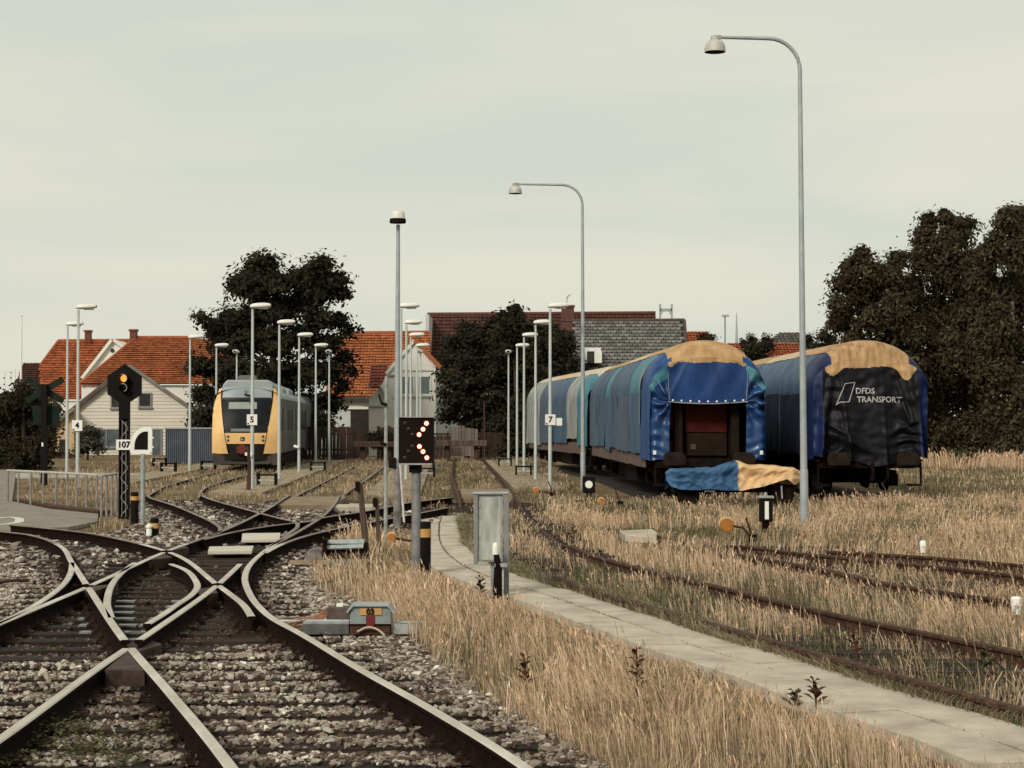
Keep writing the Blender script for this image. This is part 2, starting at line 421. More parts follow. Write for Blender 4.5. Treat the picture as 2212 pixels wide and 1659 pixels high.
# rail fastenings and slide plates on the nearer sleepers
clip = MB().box((0, 0, .012), (.30, .17, .02))
for sx in (-.095, .095):
    clip.box((sx, 0, .030), (.06, .085, .018)); clip.lathe([(.024, .04), (.024, .056), (.012, .058), (.012, .068)], (sx, 0, 0), 8)
clip_me = clip.mesh('rail_fastening', mat('fastening_rust', (.012, .006, .004), (.06, .038, .028), 12, .85, spec=.1))
plate_me = MB().box((0, 0, .008), (.56, .15, .016)).mesh('slide_plate', mat('oiled_steel_plate', (.10, .10, .105), (.22, .22, .22), 9, .45, .3))
for a, b, Y in SL:
    if Y > 30: continue
    for nm, p in SPL['slip'].items():
        for x in rail_x(p, Y):
            if Y < 26 and nm not in ('InL', 'InR'):
                place('rail_fastening', clip_me, TR_A, (x, Y, .0), (0, 0, random.uniform(-.1, .3)))
            elif nm in ('InL', 'InR') and Y < 20.5:
                place('slide_plate', plate_me, TR_A, (x, Y, .0))
# crossing noses: solid steel between the converging rails
def nose(pts, zt_=.147, name='crossing_nose'):
    return MB().slab(pts, .0, zt_).build(name, mat('crossing_casting', (.022, .012, .009), (.07, .042, .032), 7, .75, bump=.3), TR_A, bevel=.008)
nose([(-3.09, 14.98), (-3.02, 13.75), (-2.72, 13.75)])
nose([(-3.10, 15.2), (-2.98, 15.8), (-3.18, 16.2), (-3.31, 15.8)], .09)
nose([(-3.35, 20.6), (-3.17, 20.0), (-3.27, 19.6), (-3.5, 20.3)])
nose([(-4.70, 20.7), (-4.48, 21.1), (-4.55, 20.1), (-4.72, 20.2)])
nose([(-4.88, 25.9), (-4.62, 25.2), (-4.86, 24.6), (-4.98, 25.3)])
nose([(-4.89, 26.3), (-4.75, 27.2), (-4.93, 27.6), (-5.13, 27.2)])

# ------------------------------------------------------------------ concrete path: every slab its own piece
pc = [G(x, y).xy for x, y in ((2290, 1664), (2150, 1609), (1994, 1558), (1841.6, 1512.6), (1690, 1459), (1536, 1412))]
pc = [tuple(p) for p in pc] + [(1.05, 18.4), (.42, 20.9), (-.07, 22.6), (-.5, 24.4), (-.85, 26.6), (-1.12, 29.5), (-1.3, 33), (-1.42, 36.6), (-1.46, 38.6)]
PATH = spline(pc, .15)
path = tag(thing('footpath', 'pale concrete slab footpath two slabs wide', None), kind='structure')
cum = np.concatenate([[0], np.cumsum([math.dist(a, b) for a, b in zip(PATH[:-1], PATH[1:])])])
px_, py_ = np.array([p[0] for p in PATH]), np.array([p[1] for p in PATH])
def path_at(s_, off):
    x, y = np.interp(s_, cum, px_), np.interp(s_, cum, py_)
    x2, y2 = np.interp(s_ + .1, cum, px_), np.interp(s_ + .1, cum, py_)
    x1, y1 = np.interp(s_ - .1, cum, px_), np.interp(s_ - .1, cum, py_)
    d = np.array([x2 - x1, y2 - y1]); d /= np.linalg.norm(d) + 1e-9
    return x + d[1] * off, y - d[0] * off
for row, (o0, o1) in enumerate(((-.445, -.012), (.012, .445))):
    s_ = -.4 * row + .15; ln = .98
    while s_ < cum[-1] - .2:
        a, b = max(s_, .12), min(s_ + ln - .020, cum[-1] - .12)
        if b - a > .1:
            dz = random.uniform(-.007, .006)
            poly = [path_at(a, o0), path_at(b, o0), path_at(b, o1), path_at(a, o1)]
            MB().slab(poly, -.07, .028 + dz).build('paving_slab', 'concrete', path, bevel=.006)
        s_ += ln
# pale slabs where the path meets the crossing track
def pads(parent, quads, m, z1, name):
    for q in quads: MB().slab(q, 0.0, z1).build(name, m, parent, bevel=.008)

# ------------------------------------------------------------------ road on the left
road = [(-12.4, 45.9), (-10.46, 41.9), (-8.85, 39.6), (-8.2, 36.6), (-8.3, 34.6), (-9.0, 33.9), (-40, 33.0), (-40, 100), (-27, 100), (-19.3, 72)]
o = MB().slab(road, -.05, .02).build('road', 'asphalt'); tag(o, 'worn pale asphalt road running off to the left', kind='structure')
arc = [G(x, y, .02).xy for x, y in ((-40, 1121), (0, 1119), (22, 1117), (36, 1119), (42, 1124), (30, 1130), (0, 1133), (-40, 1135))]
arc = spline([tuple(p) for p in arc], .2); mb = MB(); vs = []
for i, p in enumerate(arc):
    a, b = arc[max(0, i - 1)], arc[min(len(arc) - 1, i + 1)]; dx, dy = b[0] - a[0], b[1] - a[1]; l = math.hypot(dx, dy)
    vs += [(p[0] - dy / l * .09, p[1] + dx / l * .09, .024), (p[0] + dy / l * .09, p[1] - dx / l * .09, .024)]
mb.add(vs, [(2 * i, 2 * i + 1, 2 * i + 3, 2 * i + 2) for i in range(len(arc) - 1)])
tag(mb.build('road_marking', mat('road_paint', (.62, .62, .58), (.45, .44, .40), 20, .8)), 'curved white painted line on the road', kind='structure')
o = MB().slab([(-8.7, 40.3), (-10.3, 42.6), (-12.35, 46.6), (-12.55, 46.5), (-10.5, 42.3), (-8.95, 40.0)], -.02, .06).build('kerb', 'rust'); tag(o, 'low dark kerb edging the road', kind='structure')
# road back edge (a second strip further away)
o = MB().slab([(-24, 66), (-13.4, 66), (-14.4, 72), (-24, 72)], -.05, .012).build('side_road', mat('pale_gravel_road', (.30, .28, .24), (.38, .36, .31), 1.2, .9)); tag(o, 'pale strip of road beyond the lamps', kind='structure')

# ------------------------------------------------------------------ platform strips along the lamp rows
ROW = lambda x53, Y: x53 - .036 * (Y - 53.5)
plats = []
for x53, y0, y1 in ((-12.8, 60, 95), (-7.75, 51.3, 95), (-3.35, 49.6, 95), (.85, 54.5, 95)):
    poly = [(ROW(x53, y0) - .75, y0), (ROW(x53, y0) + .75, y0), (ROW(x53, y1) + .75, y1), (ROW(x53, y1) - .75, y1)]
    plats.append(poly)
    o = MB().slab(poly, -.05, .035).build('platform', mat('sandy_platform', (.20, .155, .10), (.34, .28, .205), 1.6, .95, bump=.4, bscale=30, c3=(.27, .215, .145)))
    tag(o, 'narrow sandy platform strip under a row of lamps', kind='structure')
# timber and earth infill between the rails where people cross
inf = [G(558, 1088, .1).xy, G(712, 1088, .1).xy]
cross = [[(-5.42, 41.8), (-4.02, 41.8), (-4.15, 46.5), (-5.55, 46.5)], [(-1.3, 47.6), (.02, 47.6), (-.1, 52), (-1.45, 52)]]
for q, lab in zip(cross, ('earth filled crossing panel between the straight middle rails', 'earth filled crossing panel between the rails beside the wagons')):
    o = MB().slab(q, -.06, .11).build('crossing_panel', mat('trodden_earth', (.17, .125, .08), (.26, .20, .135), 1.5, .95, bump=.5, bscale=25)); tag(o, lab, kind='structure')
bds = MB().slab([(-4.0, 40.6), (-3.0, 40.9), (-2.95, 42.3), (-4.05, 42.0)], .0, .12)
tag(bds.build('concrete_plank', 'concrete', bevel=.01), 'long pale concrete plank beside the rails in front of the far posts', 'plank')
for q, lab in (([G(523, 1153, .1), G(606, 1152, .1), G(604, 1166, .1), G(522, 1167, .1)], 'pale wooden board across the rails, the farther of two'),
               ([G(452, 1182, .1), G(548, 1180, .1), G(544, 1191, .1), G(449, 1192, .1)], 'pale wooden board across the rails, the nearer of two')):
    tag(MB().slab([tuple(p.xy) for p in q][::-1], .06, .11).build('track_board', mat('bleached_board', (.42, .39, .33), (.54, .50, .43), 3, .9, stretch=(.5, 4, 4)), bevel=.006), lab, 'board', 'boards laid across the crossing')
q = [G(1338, 1146, .06), G(1410, 1143, .06), G(1420, 1150, .06), G(1418, 1160, .06), G(1350, 1155, .06)]
tag(MB().slab([tuple(p.xy) for p in q][::-1], -.06, .06).build('fallen_slab', 'concrete', bevel=.01), 'pale concrete slab lying in the grass by the rusty rail', 'slab')

# ================================================================== ballast
BAL = [(1.1, 8.3), (.72, 10.2), (.25, 12.0), (-.25, 13.9), (-.55, 16.2), (-.95, 18.4), (-1.5, 20.6), (-2.15, 22.4), (-2.5, 25), (-2.6, 27.5), (-2.75, 31), (-2.4, 33), (-1.3, 36.5), (-1.0, 40.5), (-3.4, 41.5), (-3.9, 47), (-5.8, 47), (-6.4, 44), (-7.4, 47), (-9.8, 47), (-8.6, 42), (-7.5, 37.5), (-7.3, 33.5), (-8.6, 32.4), (-8.3, 30), (-10.5, 28), (-10.5, 8.3)]
o = MB().add([(x, y, -.054) for x, y in BAL], [tuple(range(len(BAL)))]).build('ballast_bed', mat('ballast_fines', (.010, .006, .004), (.10, .075, .058), 26, .95, bump=1.0, bscale=45, c3=(.05, .035, .027), lo=.34, hi=.74))
tag(o, 'bed of grey brown track ballast', kind='stuff')
def ico():
    t = (1 + 5 ** .5) / 2
    v = np.array([(-1, t, 0), (1, t, 0), (-1, -t, 0), (1, -t, 0), (0, -1, t), (0, 1, t), (0, -1, -t), (0, 1, -t), (t, 0, -1), (t, 0, 1), (-t, 0, -1), (-t, 0, 1)]) / math.hypot(1, t)
    f = np.array([(0, 11, 5), (0, 5, 1), (0, 1, 7), (0, 7, 10), (0, 10, 11), (1, 5, 9), (5, 11, 4), (11, 10, 2), (10, 7, 6), (7, 1, 8), (3, 9, 4), (3, 4, 2), (3, 2, 6), (3, 6, 8), (3, 8, 9), (4, 9, 5), (2, 4, 11), (6, 2, 10), (8, 6, 7), (9, 8, 1)])
    return v, f
CV = np.array([(x, y, z) for z in (-.75, .75) for x, y in ((-.75, -.75), (.75, -.75), (.75, .75), (-.75, .75))], float)
CF = np.array([(0, 2, 1), (0, 3, 2), (4, 5, 6), (4, 6, 7), (0, 1, 5), (0, 5, 4), (1, 2, 6), (1, 6, 5), (2, 3, 7), (2, 7, 6), (3, 0, 4), (3, 4, 7)])
def stones(n, x0, x1, y0, y1, smin, smax, cube=True):
    BV, BF = (CV, CF) if cube else ico(); nb = len(BV)
    px, py = rng.uniform(x0, x1, n), rng.uniform(y0, y1, n)
    ok = inpoly(px, py, BAL)
    ok &= np.abs(px) < (py * .29 + 1.2)
    for p in SPL['slip'].values(): ok &= pdist(px, py, p[::2] + [p[-1]]) > .055
    px, py = px[ok], py[ok]
    # sleepers stay mostly clear
    ons = np.zeros(px.shape, bool)
    for a, b, Y in SL: ons |= (np.abs(py - Y) < .14) & (px > a) & (px < b)
    inner = inpoly(px, py, [(-4.6, 15.2), (-3.2, 15.6), (-2.05, 16.6), (-2.95, 20.6), (-3.3, 25.5), (-3.9, 29.5), (-4.9, 29.5), (-5.5, 25.5), (-4.95, 20), (-4.62, 17)])
    keep = rng.random(px.shape) < np.where(ons, np.where(inner, .03, .30), np.where(inner, .30, 1.0))
    px, py, ons, inner = px[keep], py[keep], ons[keep], inner[keep]
    m = len(px)
    sz = rng.uniform(smin, smax, m) * (1 + .5 * (rng.random(m) > .93)) * np.where(inner, .75, 1)
    sc = sz[:, None] * rng.uniform(.62, 1.2, (m, 3)) * np.array([1.15, .95, .72])
    V = BV[None] * (1 + rng.uniform(-.36, .30, (m, nb)))[:, :, None] * sc[:, None, :] + rng.normal(0, .10, (m, nb, 3)) * sc[:, None, :]
    a = rng.uniform(0, 6.28, m); ca, sa = np.cos(a)[:, None], np.sin(a)[:, None]
    V = np.stack([V[:, :, 0] * ca - V[:, :, 1] * sa, V[:, :, 0] * sa + V[:, :, 1] * ca, V[:, :, 2]], 2)
    b = rng.uniform(-.6, .6, m); cb, sb = np.cos(b)[:, None], np.sin(b)[:, None]
    V = np.stack([V[:, :, 0], V[:, :, 1] * cb - V[:, :, 2] * sb, V[:, :, 1] * sb + V[:, :, 2] * cb], 2)
    z = np.where(ons, .002 + sz * .35, -.052 + sz * .4 + rng.random(m) * .024)
    V += np.stack([px, py, z], 1)[:, None, :]
    # colour: pale limestone and grey granite, browned by rust close to the rails
    rd = np.full(m, 9.0)
    for p in SPL['slip'].values(): rd = np.minimum(rd, pdist(px, py, p[::2] + [p[-1]]))
    r = rng.random(m)[:, None]
    c = np.where(r < .40, np.array([.34, .305, .255]), np.where(r < .64, np.array([.21, .165, .13]), np.where(r < .92, np.array([.085, .06, .047]), np.array([.62, .57, .49]))))
    c = c * rng.uniform(.75, 1.2, (m, 1))
    k = np.clip(1.1 - rd / .4, 0, 1)[:, None] * .6; k = np.maximum(k, np.where(inner, .78, 0)[:, None])
    k = np.maximum(k, (np.clip(fbm(px, py, .55, 3) * 2.2 - 1.2, 0, .4))[:, None])
    c = c * (1 - k) + np.array([.055, .026, .017]) * rng.uniform(.6, 1.5, (m, 1)) * k
    F = (BF[None] + (np.arange(m) * nb)[:, None, None]).reshape(-1, 3)
    return V.reshape(-1, 3), F, np.repeat(c, nb, 0)
st_m = matcol('ballast_stone', .9)
parts_ = [stones(44000, -4.9, 1.2, 8.4, 13.2, .011, .025, False), stones(34000, -4.9, .6, 13.2, 16.5, .012, .025), stones(56000, -8, -.5, 16.5, 25, .015, .028), stones(22000, -11, -1, 25, 46, .026, .042)]
off = 0; VV, FF, CC = [], [], []
for v, f, c in parts_:
    VV.append(v); FF.append(f + off); CC.append(c); off += len(v)
o = place('ballast_stones', nmesh('ballast_stones', np.concatenate(VV), np.concatenate(FF), st_m, np.concatenate(CC)))
tag(o, 'loose pale and brown ballast stones between the sleepers', kind='stuff')

# ================================================================== grass
gr_m = matcol('dry_grass_blade', .75, .35)
def blades(px, py, h, wd, lean, col, heads=0.0, z0=-.06):
    m = len(px)
    a = rng.uniform(0, 6.28, m); la = 9.4 * fbm(px, py, .4, 11) + rng.normal(0, .9, m)
    lean = lean * (.6 + 1.5 * np.clip(fbm(px, py, .75, 13) * 2 - .75, 0, 1))
    ln = lean * rng.uniform(.1, 1, m) * h; h = h * (1 - .30 * np.clip(lean, 0, 1.2))
    dx, dy = np.cos(a) * wd / 2, np.sin(a) * wd / 2 * .5
    b = np.stack([px, py, np.full(m, z0)], 1)
    l = np.stack([np.cos(la) * ln, np.sin(la) * ln, np.zeros(m)], 1)
    up = np.array([0, 0, 1.0]); d = np.stack([dx, dy, np.zeros(m)], 1)
    bend = rng.random(m) ** 2 * .5
    mid = b + l * .22 + up * (h * .55)[:, None]; m2 = b + l * .58 + up * (h * .88)[:, None]; tip = b + l * (1 + bend * 1.2)[:, None] + up * (h * (1 - bend * .7))[:, None]
    V = np.stack([b - d, b + d, mid + d * .8, mid - d * .8, m2 + d * .6, m2 - d * .6, tip], 1)
    F = np.array([(0, 1, 2), (0, 2, 3), (3, 2, 4), (3, 4, 5), (5, 4, 6)])
    F = (F[None] + (np.arange(m) * 7)[:, None, None]).reshape(-1, 3)
    C = np.repeat(col, 7, 0)
    V = V.reshape(-1, 3)
    if heads > 0:
        s = rng.random(m) < heads; k = int(s.sum())
        t2 = tip[s]; ww = (wd[s] * 1.5)[:, None]; hl = (h[s] * rng.uniform(.13, .26, k))[:, None]
        aa = rng.uniform(0, 6.28, k); dd = np.stack([np.cos(aa), np.sin(aa) * .5, np.zeros(k)], 1) * ww
        ax = l[s] / (np.linalg.norm(l[s], axis=1)[:, None] + 1e-6) * hl * .35 + up * hl * .9
        V2 = np.stack([t2 - ax * .3, t2 + ax * .3 + dd * .6, t2 + ax, t2 + ax * .3 - dd * .6], 1)
        F2 = np.array([(0, 1, 2), (0, 2, 3)]); F2 = (F2[None] + (np.arange(k) * 4)[:, None, None]).reshape(-1, 3) + len(V)
        V = np.concatenate([V, V2.reshape(-1, 3)]); F = np.concatenate([F, F2]); C = np.concatenate([C, np.repeat(np.clip(col[s] * np.array([1.12, 1.02, .98]), 0, 1), 4, 0)])
    return V, F, C
GOLD = np.array([[.62, .46, .308], [.525, .385, .252], [.75, .585, .42], [.35, .255, .168], [.535, .375, .252]])
DULL = np.array([[.26, .205, .135], [.19, .155, .10], [.34, .265, .175], [.13, .108, .07], [.40, .305, .205]])
GREEN = np.array([[.10, .105, .055], [.14, .135, .07], [.075, .08, .045]])
def pick(pal, m): return pal[rng.integers(0, len(pal), m)] * rng.uniform(.85, 1.25, (m, 1))
CLEAR = [[tuple(G(x, y).xy) for x, y in ((1328, 1141), (1422, 1139), (1432, 1185), (1335, 1182))], [tuple(G(x, y).xy) for x, y in ((1552, 1135), (1588, 1135), (1590, 1163), (1550, 1163))], [tuple(G(x, y).xy) for x, y in ((1640, 1118), (1670, 1118), (1672, 1150), (1638, 1150))]]
def scatter(n, x0, x1, y0, y1, poly=None, clump=0.0, cs=1.3):
    px, py = rng.uniform(x0, x1, n), rng.uniform(y0, y1, n)
    ok = np.abs(px) < (py * .29 + 3.2)
    if poly is not None: ok &= inpoly(px, py, poly)
    px, py = px[ok], py[ok]
    ok = (pdist(px, py, PATH[::4] + [PATH[-1]]) > .43)
    ok &= ~inpoly(px, py, road) 
    for q in CLEAR: ok &= ~inpoly(px, py, q)
    thin = rng.random(px.shape) < np.clip((fbm(px, py, .9, 4) - .36) * 4, .06, .95)
    for q in plats + cross: ok &= ~inpoly(px, py, q) | thin
    if clump: ok &= rng.random(px.shape) < np.clip((fbm(px, py, cs, 1) - .5) * clump * 1.6 + .62, .03, 1)
    return px[ok], py[ok]
def near_rail(px, py, key, d):
    r = np.full(px.shape, 9.0)
    for p in SPL[key].values(): r = np.minimum(r, pdist(px, py, p[::3] + [p[-1]]))
    return r < d
def field(n, x0, x1, y0, y1, hm, hs, mix, poly=None, clump=0.0, heads=.3, wmin=.0035, lean=.45, cs=1.3, hmap=0.0, notbal=True):
    px, py = scatter(n, x0, x1, y0, y1, poly, clump, cs)
    if notbal:
        ok = ~inpoly(px, py, BAL); px, py = px[ok], py[ok]
    for key in ('U', 'V'):
        ok = ~(near_rail(px, py, key, .09)); px, py = px[ok], py[ok]
    m = len(px)
    tone = .55 * fbm(px, py, .45, 2) + .45 * fbm(px, py, 2.1, 9) + rng.normal(0, .09, m)
    g = tone < mix[0]; du = (tone >= mix[0]) & (tone < mix[1])
    col = np.where(g[:, None], pick(GREEN, m), np.where(du[:, None], pick(DULL, m), pick(GOLD, m)))
    h = np.abs(rng.normal(hm, hs, m)) * np.where(g, .6, np.where(du, .75, 1.0)) * (1 + hmap * (fbm(px, py, .8, 5) - .5))
    h = np.where(near_rail(px, py, 'U', .36) | near_rail(px, py, 'V', .6), h * .48, h)
    rs = px > np.interp(py, py_[::-1] if py_[0] > py_[-1] else py_, px_[::-1] if py_[0] > py_[-1] else px_)
    pdd = pdist(px, py, PATH[::4] + [PATH[-1]])
    h = h * np.where(rs, np.clip((pdd - .36) / .30, .45, 1), np.clip((pdd - .36) / .80, .28, 1)) + .04
    h = np.clip(h, .04, .95)
    wd = np.maximum(wmin, py * .00042) * rng.uniform(.7, 1.4, m)
    return blades(px, py, h, wd, lean, col, heads)
acc = []
STRIP = [(.9, 8.6), (.55, 10.6), (.1, 12.2), (-.4, 13.9), (-.75, 16.2), (-1.2, 18.4), (-1.8, 20.6), (-2.35, 22.2), (-2.7, 25), (-2.8, 31), (-2.4, 33), (-1.4, 36.2), (-1.7, 33), (-1.4, 27), (-.6, 22.5), (.4, 19), (1.6, 15), (2.6, 11.2), (3.3, 8.6)]
acc.append(field(46000, -2.9, 3.4, 8.6, 20, .24, .09, (.34, .47), STRIP, 1.9, .45, .0038, .62, hmap=1.3, notbal=False))
acc.append(field(40000, -2.9, 3.4, 8.6, 24, .12, .05, (.42, .72), STRIP, 0, 0, .004, .8, notbal=False))
acc.append(field(30000, -3.2, 1, 20, 37, .24, .09, (.3, .45), STRIP, .9, .3, .005, .45, notbal=False, hmap=.6))
RIGHT = [(3.4, 8.6), (2.6, 13), (1.3, 18), (.2, 22), (-.6, 26), (-1.0, 31), (-1.0, 40), (3, 46), (17, 46), (17, 8.6)]
acc.append(field(114000, .0, 11.5, 9, 24, .19, .085, (.39, .51), RIGHT, 1.3, .35, .0036, .45, hmap=1.2))
acc.append(field(60000, .0, 11.5, 9, 24, .10, .05, (.50, .85), RIGHT, 0, 0, .005, .9))
acc.append(field(112000, -1.5, 17, 23, 46, .19, .09, (.40, .52), RIGHT, 1.0, .3, .006, .45, hmap=.8))
FAR = [(-1.2, 38), (-.4, 43), (1.6, 46), (3, 44.5), (17, 44.5), (32, 60), (32, 100), (11.5, 100), (11, 46.5), (2.6, 46.5), (1.8, 60), (-.2, 60)]
acc.append(field(85000, -1.5, 32, 38, 100, .14, .09, (.49, .63), FAR, .8, .2, .012, .5, hmap=1.2))
LEFT = [(-20, 100), (-19, 73), (-12.4, 47), (-8.6, 40), (-7.3, 37.5), (-6.5, 33), (-7.2, 32), (-9, 33), (-8.4, 37), (-7, 42), (-3.5, 44), (-3.3, 100)]
acc.append(field(90000, -20, -2, 33, 100, .10, .06, (.30, .66), LEFT, 1.8, .1, .010, .6, .7, hmap=1.5))
acc.append(field(30000, -4, 2, 42, 100, .12, .07, (.40, .72), None, 1.8, .1, .012, .6, .7, hmap=1.5))
# short grey-green weeds creeping over the slab edge in front of the rusty rail, and a few in the middle joint
n = 26000; s_ = rng.uniform(.2, cum[-1] - 1, n) ; of = rng.uniform(.38, .66, n); of = np.where(rng.random(n) < .05, rng.normal(0, .012, n), of)
ex, ey = np.interp(s_, cum, px_), np.interp(s_, cum, py_); dx_, dy_ = np.interp(s_ + .1, cum, px_) - ex, np.interp(s_ + .1, cum, py_) - ey; ll = np.hypot(dx_, dy_) + 1e-9
ex, ey = ex + dy_ / ll * of, ey - dx_ / ll * of
kp = (rng.random(n) < np.clip(fbm(ex, ey, 1.1, 6) * 2 - .35, .15, 1)); ex, ey, of = ex[kp], ey[kp], of[kp]; m_ = len(ex)
cc = np.where((rng.random(m_) < .55)[:, None], pick(DULL, m_), pick(GREEN, m_) * 1.5)
acc.append(blades(ex, ey, np.where(np.abs(of) < .2, .05, np.abs(rng.normal(.10, .04, m_)) + .03), np.maximum(.006, ey * .0005), .9, cc, 0, .0))
# single tall stalks
tx, ty = rng.uniform(.5, 7, 90), rng.uniform(10, 26, 90); kp = (pdist(tx, ty, PATH[::4]) > .6) & ~inpoly(tx, ty, BAL); tx, ty = tx[kp], ty[kp]
acc.append(blades(tx, ty, rng.uniform(.4, .62, len(tx)), np.full(len(tx), .009), .6, pick(GOLD, len(tx)), .8))
off = 0; VV, FF, CC = [], [], []
for v, f, c in acc:
    VV.append(v); FF.append(f + off); CC.append(c); off += len(v)
o = place('dry_grass', nmesh('dry_grass', np.concatenate(VV), np.concatenate(FF), gr_m, np.concatenate(CC)))
tag(o, 'dry golden grass grown over the yard', kind='stuff')
# green weeds low in the ballast at the lower left, and along the path edge
WP = [(-3.02, 9.0), (-3.02, 12.3), (-2.72, 12.9), (-2.3, 12.4), (-2.05, 11.2), (-2.3, 9)]
n = 15000
px, py = rng.uniform(-3.1, -1.9, n), rng.uniform(9, 13, n)
ok = inpoly(px, py, WP) & (rng.random(n) < np.clip((fbm(px, py, 1.6, 8) - .47) * 5, 0, 1)); px, py = px[ok], py[ok]
m_ = len(px); a, b, r_ = rng.uniform(0, 6.28, m_), rng.uniform(.1, .9, m_), rng.uniform(.010, .024, m_)
u = np.stack([np.cos(a), np.sin(a), np.sin(b) * .8], 1) * r_[:, None]; q = np.stack([-np.sin(a), np.cos(a), b * 0 + .2], 1) * r_[:, None] * .6
c0 = np.stack([px, py, rng.uniform(.02, .085, m_)], 1)
V = np.stack([c0 - u, c0 + q, c0 + u, c0 - q], 1).reshape(-1, 3); F = (np.array([(0, 1, 2, 3)])[None] + (np.arange(m_) * 4)[:, None, None]).reshape(-1, 4)
C = np.repeat(np.array([.085, .085, .035]) * rng.uniform(.5, 1.6, (m_, 1)), 4, 0)
tag(place('green_weeds', nmesh('green_weeds', V, F, gr_m, C)), 'low green weeds among the ballast stones', kind='stuff')

# rod and straw lying in the ballast at the left
a, b = G(-20, 1262, .03), G(62, 1254, .03)
tag(MB().tube([a, (a + b) / 2 + Vector((0, 0, .02)), b], .02, 6).build('fallen_rod', 'rust'), 'rusty rod lying on the ballast at the left edge', 'rod')

# ================================================================== lamps
def hook_lamp(loc, label, H=9.24, lean=.06, arm=0.0):
    t = thing('street_lamp', label, 'lamp', loc, 0, 'tall hooked street lamps')
    MB().tube([(0, 0, -.1), (-.01, 0, 1.05), (-.012, 0, 1.1)], [.078, .078, .07], 14).build('pole_base', 'pole', t, True, 40)
    pts = [(-.012, 0, 1.08), (-lean * .5, 0, 4), (-lean, 0, H - .62)]; rad = [.066, .056, .04]
    for k in range(1, 9):
        a = R(90) * k / 8; pts.append((-lean - .6 + .6 * math.cos(a), 0, H - .62 + .6 * math.sin(a))); rad.append(.038)
    pts.append((-lean - 1.5 - arm, 0, H + .0)); rad.append(.03)
    MB().tube(pts, rad, 14).build('pole', 'pole', t, True, 40)
    x = -lean - 1.60 - arm
    MB().lathe([(.03, .04), (.075, .02), (.09, -.04), (.1, -.06)], (x, 0, H), 14).box((x + .06, 0, H), (.12, .07, .07)).build('clamp', 'galv_dirty', t, True, 35)
    sh = MB().lathe([(.10, -.055), (.15, -.09), (.185, -.15), (.198, -.22), (.2, -.28), (.19, -.28), (.175, -.16), (.09, -.07)], (x, 0, H), 24).build('lamp_shade', mat('mottled_lamp_shade', (.36, .36, .34), (.52, .49, .44), 9, .6, .2), t, True, 50)
    MB().lathe([(.188, -.279), (.188, -.272)], (x, 0, H), 24).build('lamp_opening', 'blackm', sh)
    return t
hook_lamp(G(1738, 1140), 'tall hooked lamp post standing before the dark covered wagon, nearest and tallest')
hook_lamp(D(1260, 1051, 54.4) * 1 - Vector((0, 0, D(1260, 1051, 54.4).z)), 'hooked lamp post against the side of the near blue wagon', 9.0, .02, .38)
p = G(858, 1141)
t = thing('street_lamp', 'straight lamp post behind the dot signal, lamp head seen end on', 'lamp', p, 0, None)
MB().tube([(0, 0, -.1), (0, 0, .9), (0, 0, 1.28)], [.076, .07, .068], 14).build('pole_base', mat('rusty_pole', (.10, .085, .08), (.25, .24, .235), 5, .8, bump=.2), t, True, 40)
MB().tube([(0, 0, 1.2), (.0, 0, 3), (.01, 0, 5.4), (.01, 0, 5.68)], [.064, .05, .036, .036], 14).build('pole', 'pole', t, True, 40)
MB().bx(-.16, -.02, -.10, .02, 1.12, 1.32).build('junction_box', 'black', t, bevel=.01)
MB().lathe([(.15, 5.7), (.155, 5.72), (.15, 5.78), (.06, 5.8)], (.01, -.1, 0), 18).build('lamp_rim', 'blackm', t, True, 40)
MB().lathe([(.135, 5.775), (.135, 5.86), (.12, 5.91), (.04, 5.93)], (.01, -.1, 0), 18).build('lamp_cover', 'lampwhite', t, True, 40)
MB().tube([(.06, -.12, 1.2), (.14, -.2, .12)], .022, 8).build('brace', mat('peeling_white', (.55, .54, .5), (.4, .38, .35), 8, .8), t)

def plat_lamp():
    t = thing('platform_lamp', '', 'lamp')
    MB().tube([(0, 0, 0), (0, 0, 1.2), (0, 0, 5.12), (0, 0, 5.2)], [.058, .056, .036, .036], 10).build('pole', mat('pale_lamp_pole', (.40, .44, .43), (.50, .53, .51), 2, .5, .1), t, True, 40)
    def shell(u, v):
        a = 2 * math.pi * u; k = math.sin(math.pi * min(max(v, .012), .988)) ** .22
        x = -.07 + .60 * v; zc = 5.27 + .025 * v
        return (x, .16 * k * math.cos(a), zc + (.105 if math.sin(a) > 0 else .06) * k * math.sin(a))
    h = MB().grid(shell, 14, 14).build('lamp_head', 'lampwhite', t, True)
    MB().box((.30, 0, 5.225), (.28, .18, .04)).build('lens', mat('grey_lens', (.25, .27, .27), (.33, .35, .34), 6, .3), h, bevel=.008)  # plain grey lens set into the underside of the head
    return t
proto = plat_lamp(); first = True
LONE = None
def put_lamp(x, Y, rz, label):
    global first
    o = proto if first else copy_tree(proto); first = False
    p = D(x, HOR, Y); o.location = (p.x, Y, .06); o.rotation_euler = (0, 0, rz); o['label'] = label; o['group'] = 'slim platform lamps'
    return o
def plate(o, n, z=1.98, w_=.30, x=.0):
    s = MB().box((x, -.085, z), (w_, .012, .31)).build('number_plate', 'white', o, bevel=.02)
    lettering(n, .24, s, (x, -.096, z), bold=.006)
    MB().box((x - w_ * .36, -.094, z - .115), (.05, .006, .04)).build('small_mark', 'black', s)
    return s
o = put_lamp(145, 63.4, R(3), 'white platform lamp standing alone left of number plate 4, by the cream wall')
ORD = ['nearest', 'second', 'third', 'fourth', 'last']
rows = {'4': [(168, 54), None, (410, 73), (467, 81), (511, 88.5)], '5': [(545, 53.6), (603, 62.3), (646, 71.3), (682, 81), (711, 88.5)],
        '6': [(866, 53.5), (877.6, 62.3), (887, 71.3), (901, 81), (908, 88.5)], '7': [(1188.5, 53.5), (1157, 62.3), (1132, 71.3), (1117, 81), (1098.5, 88.5)]}
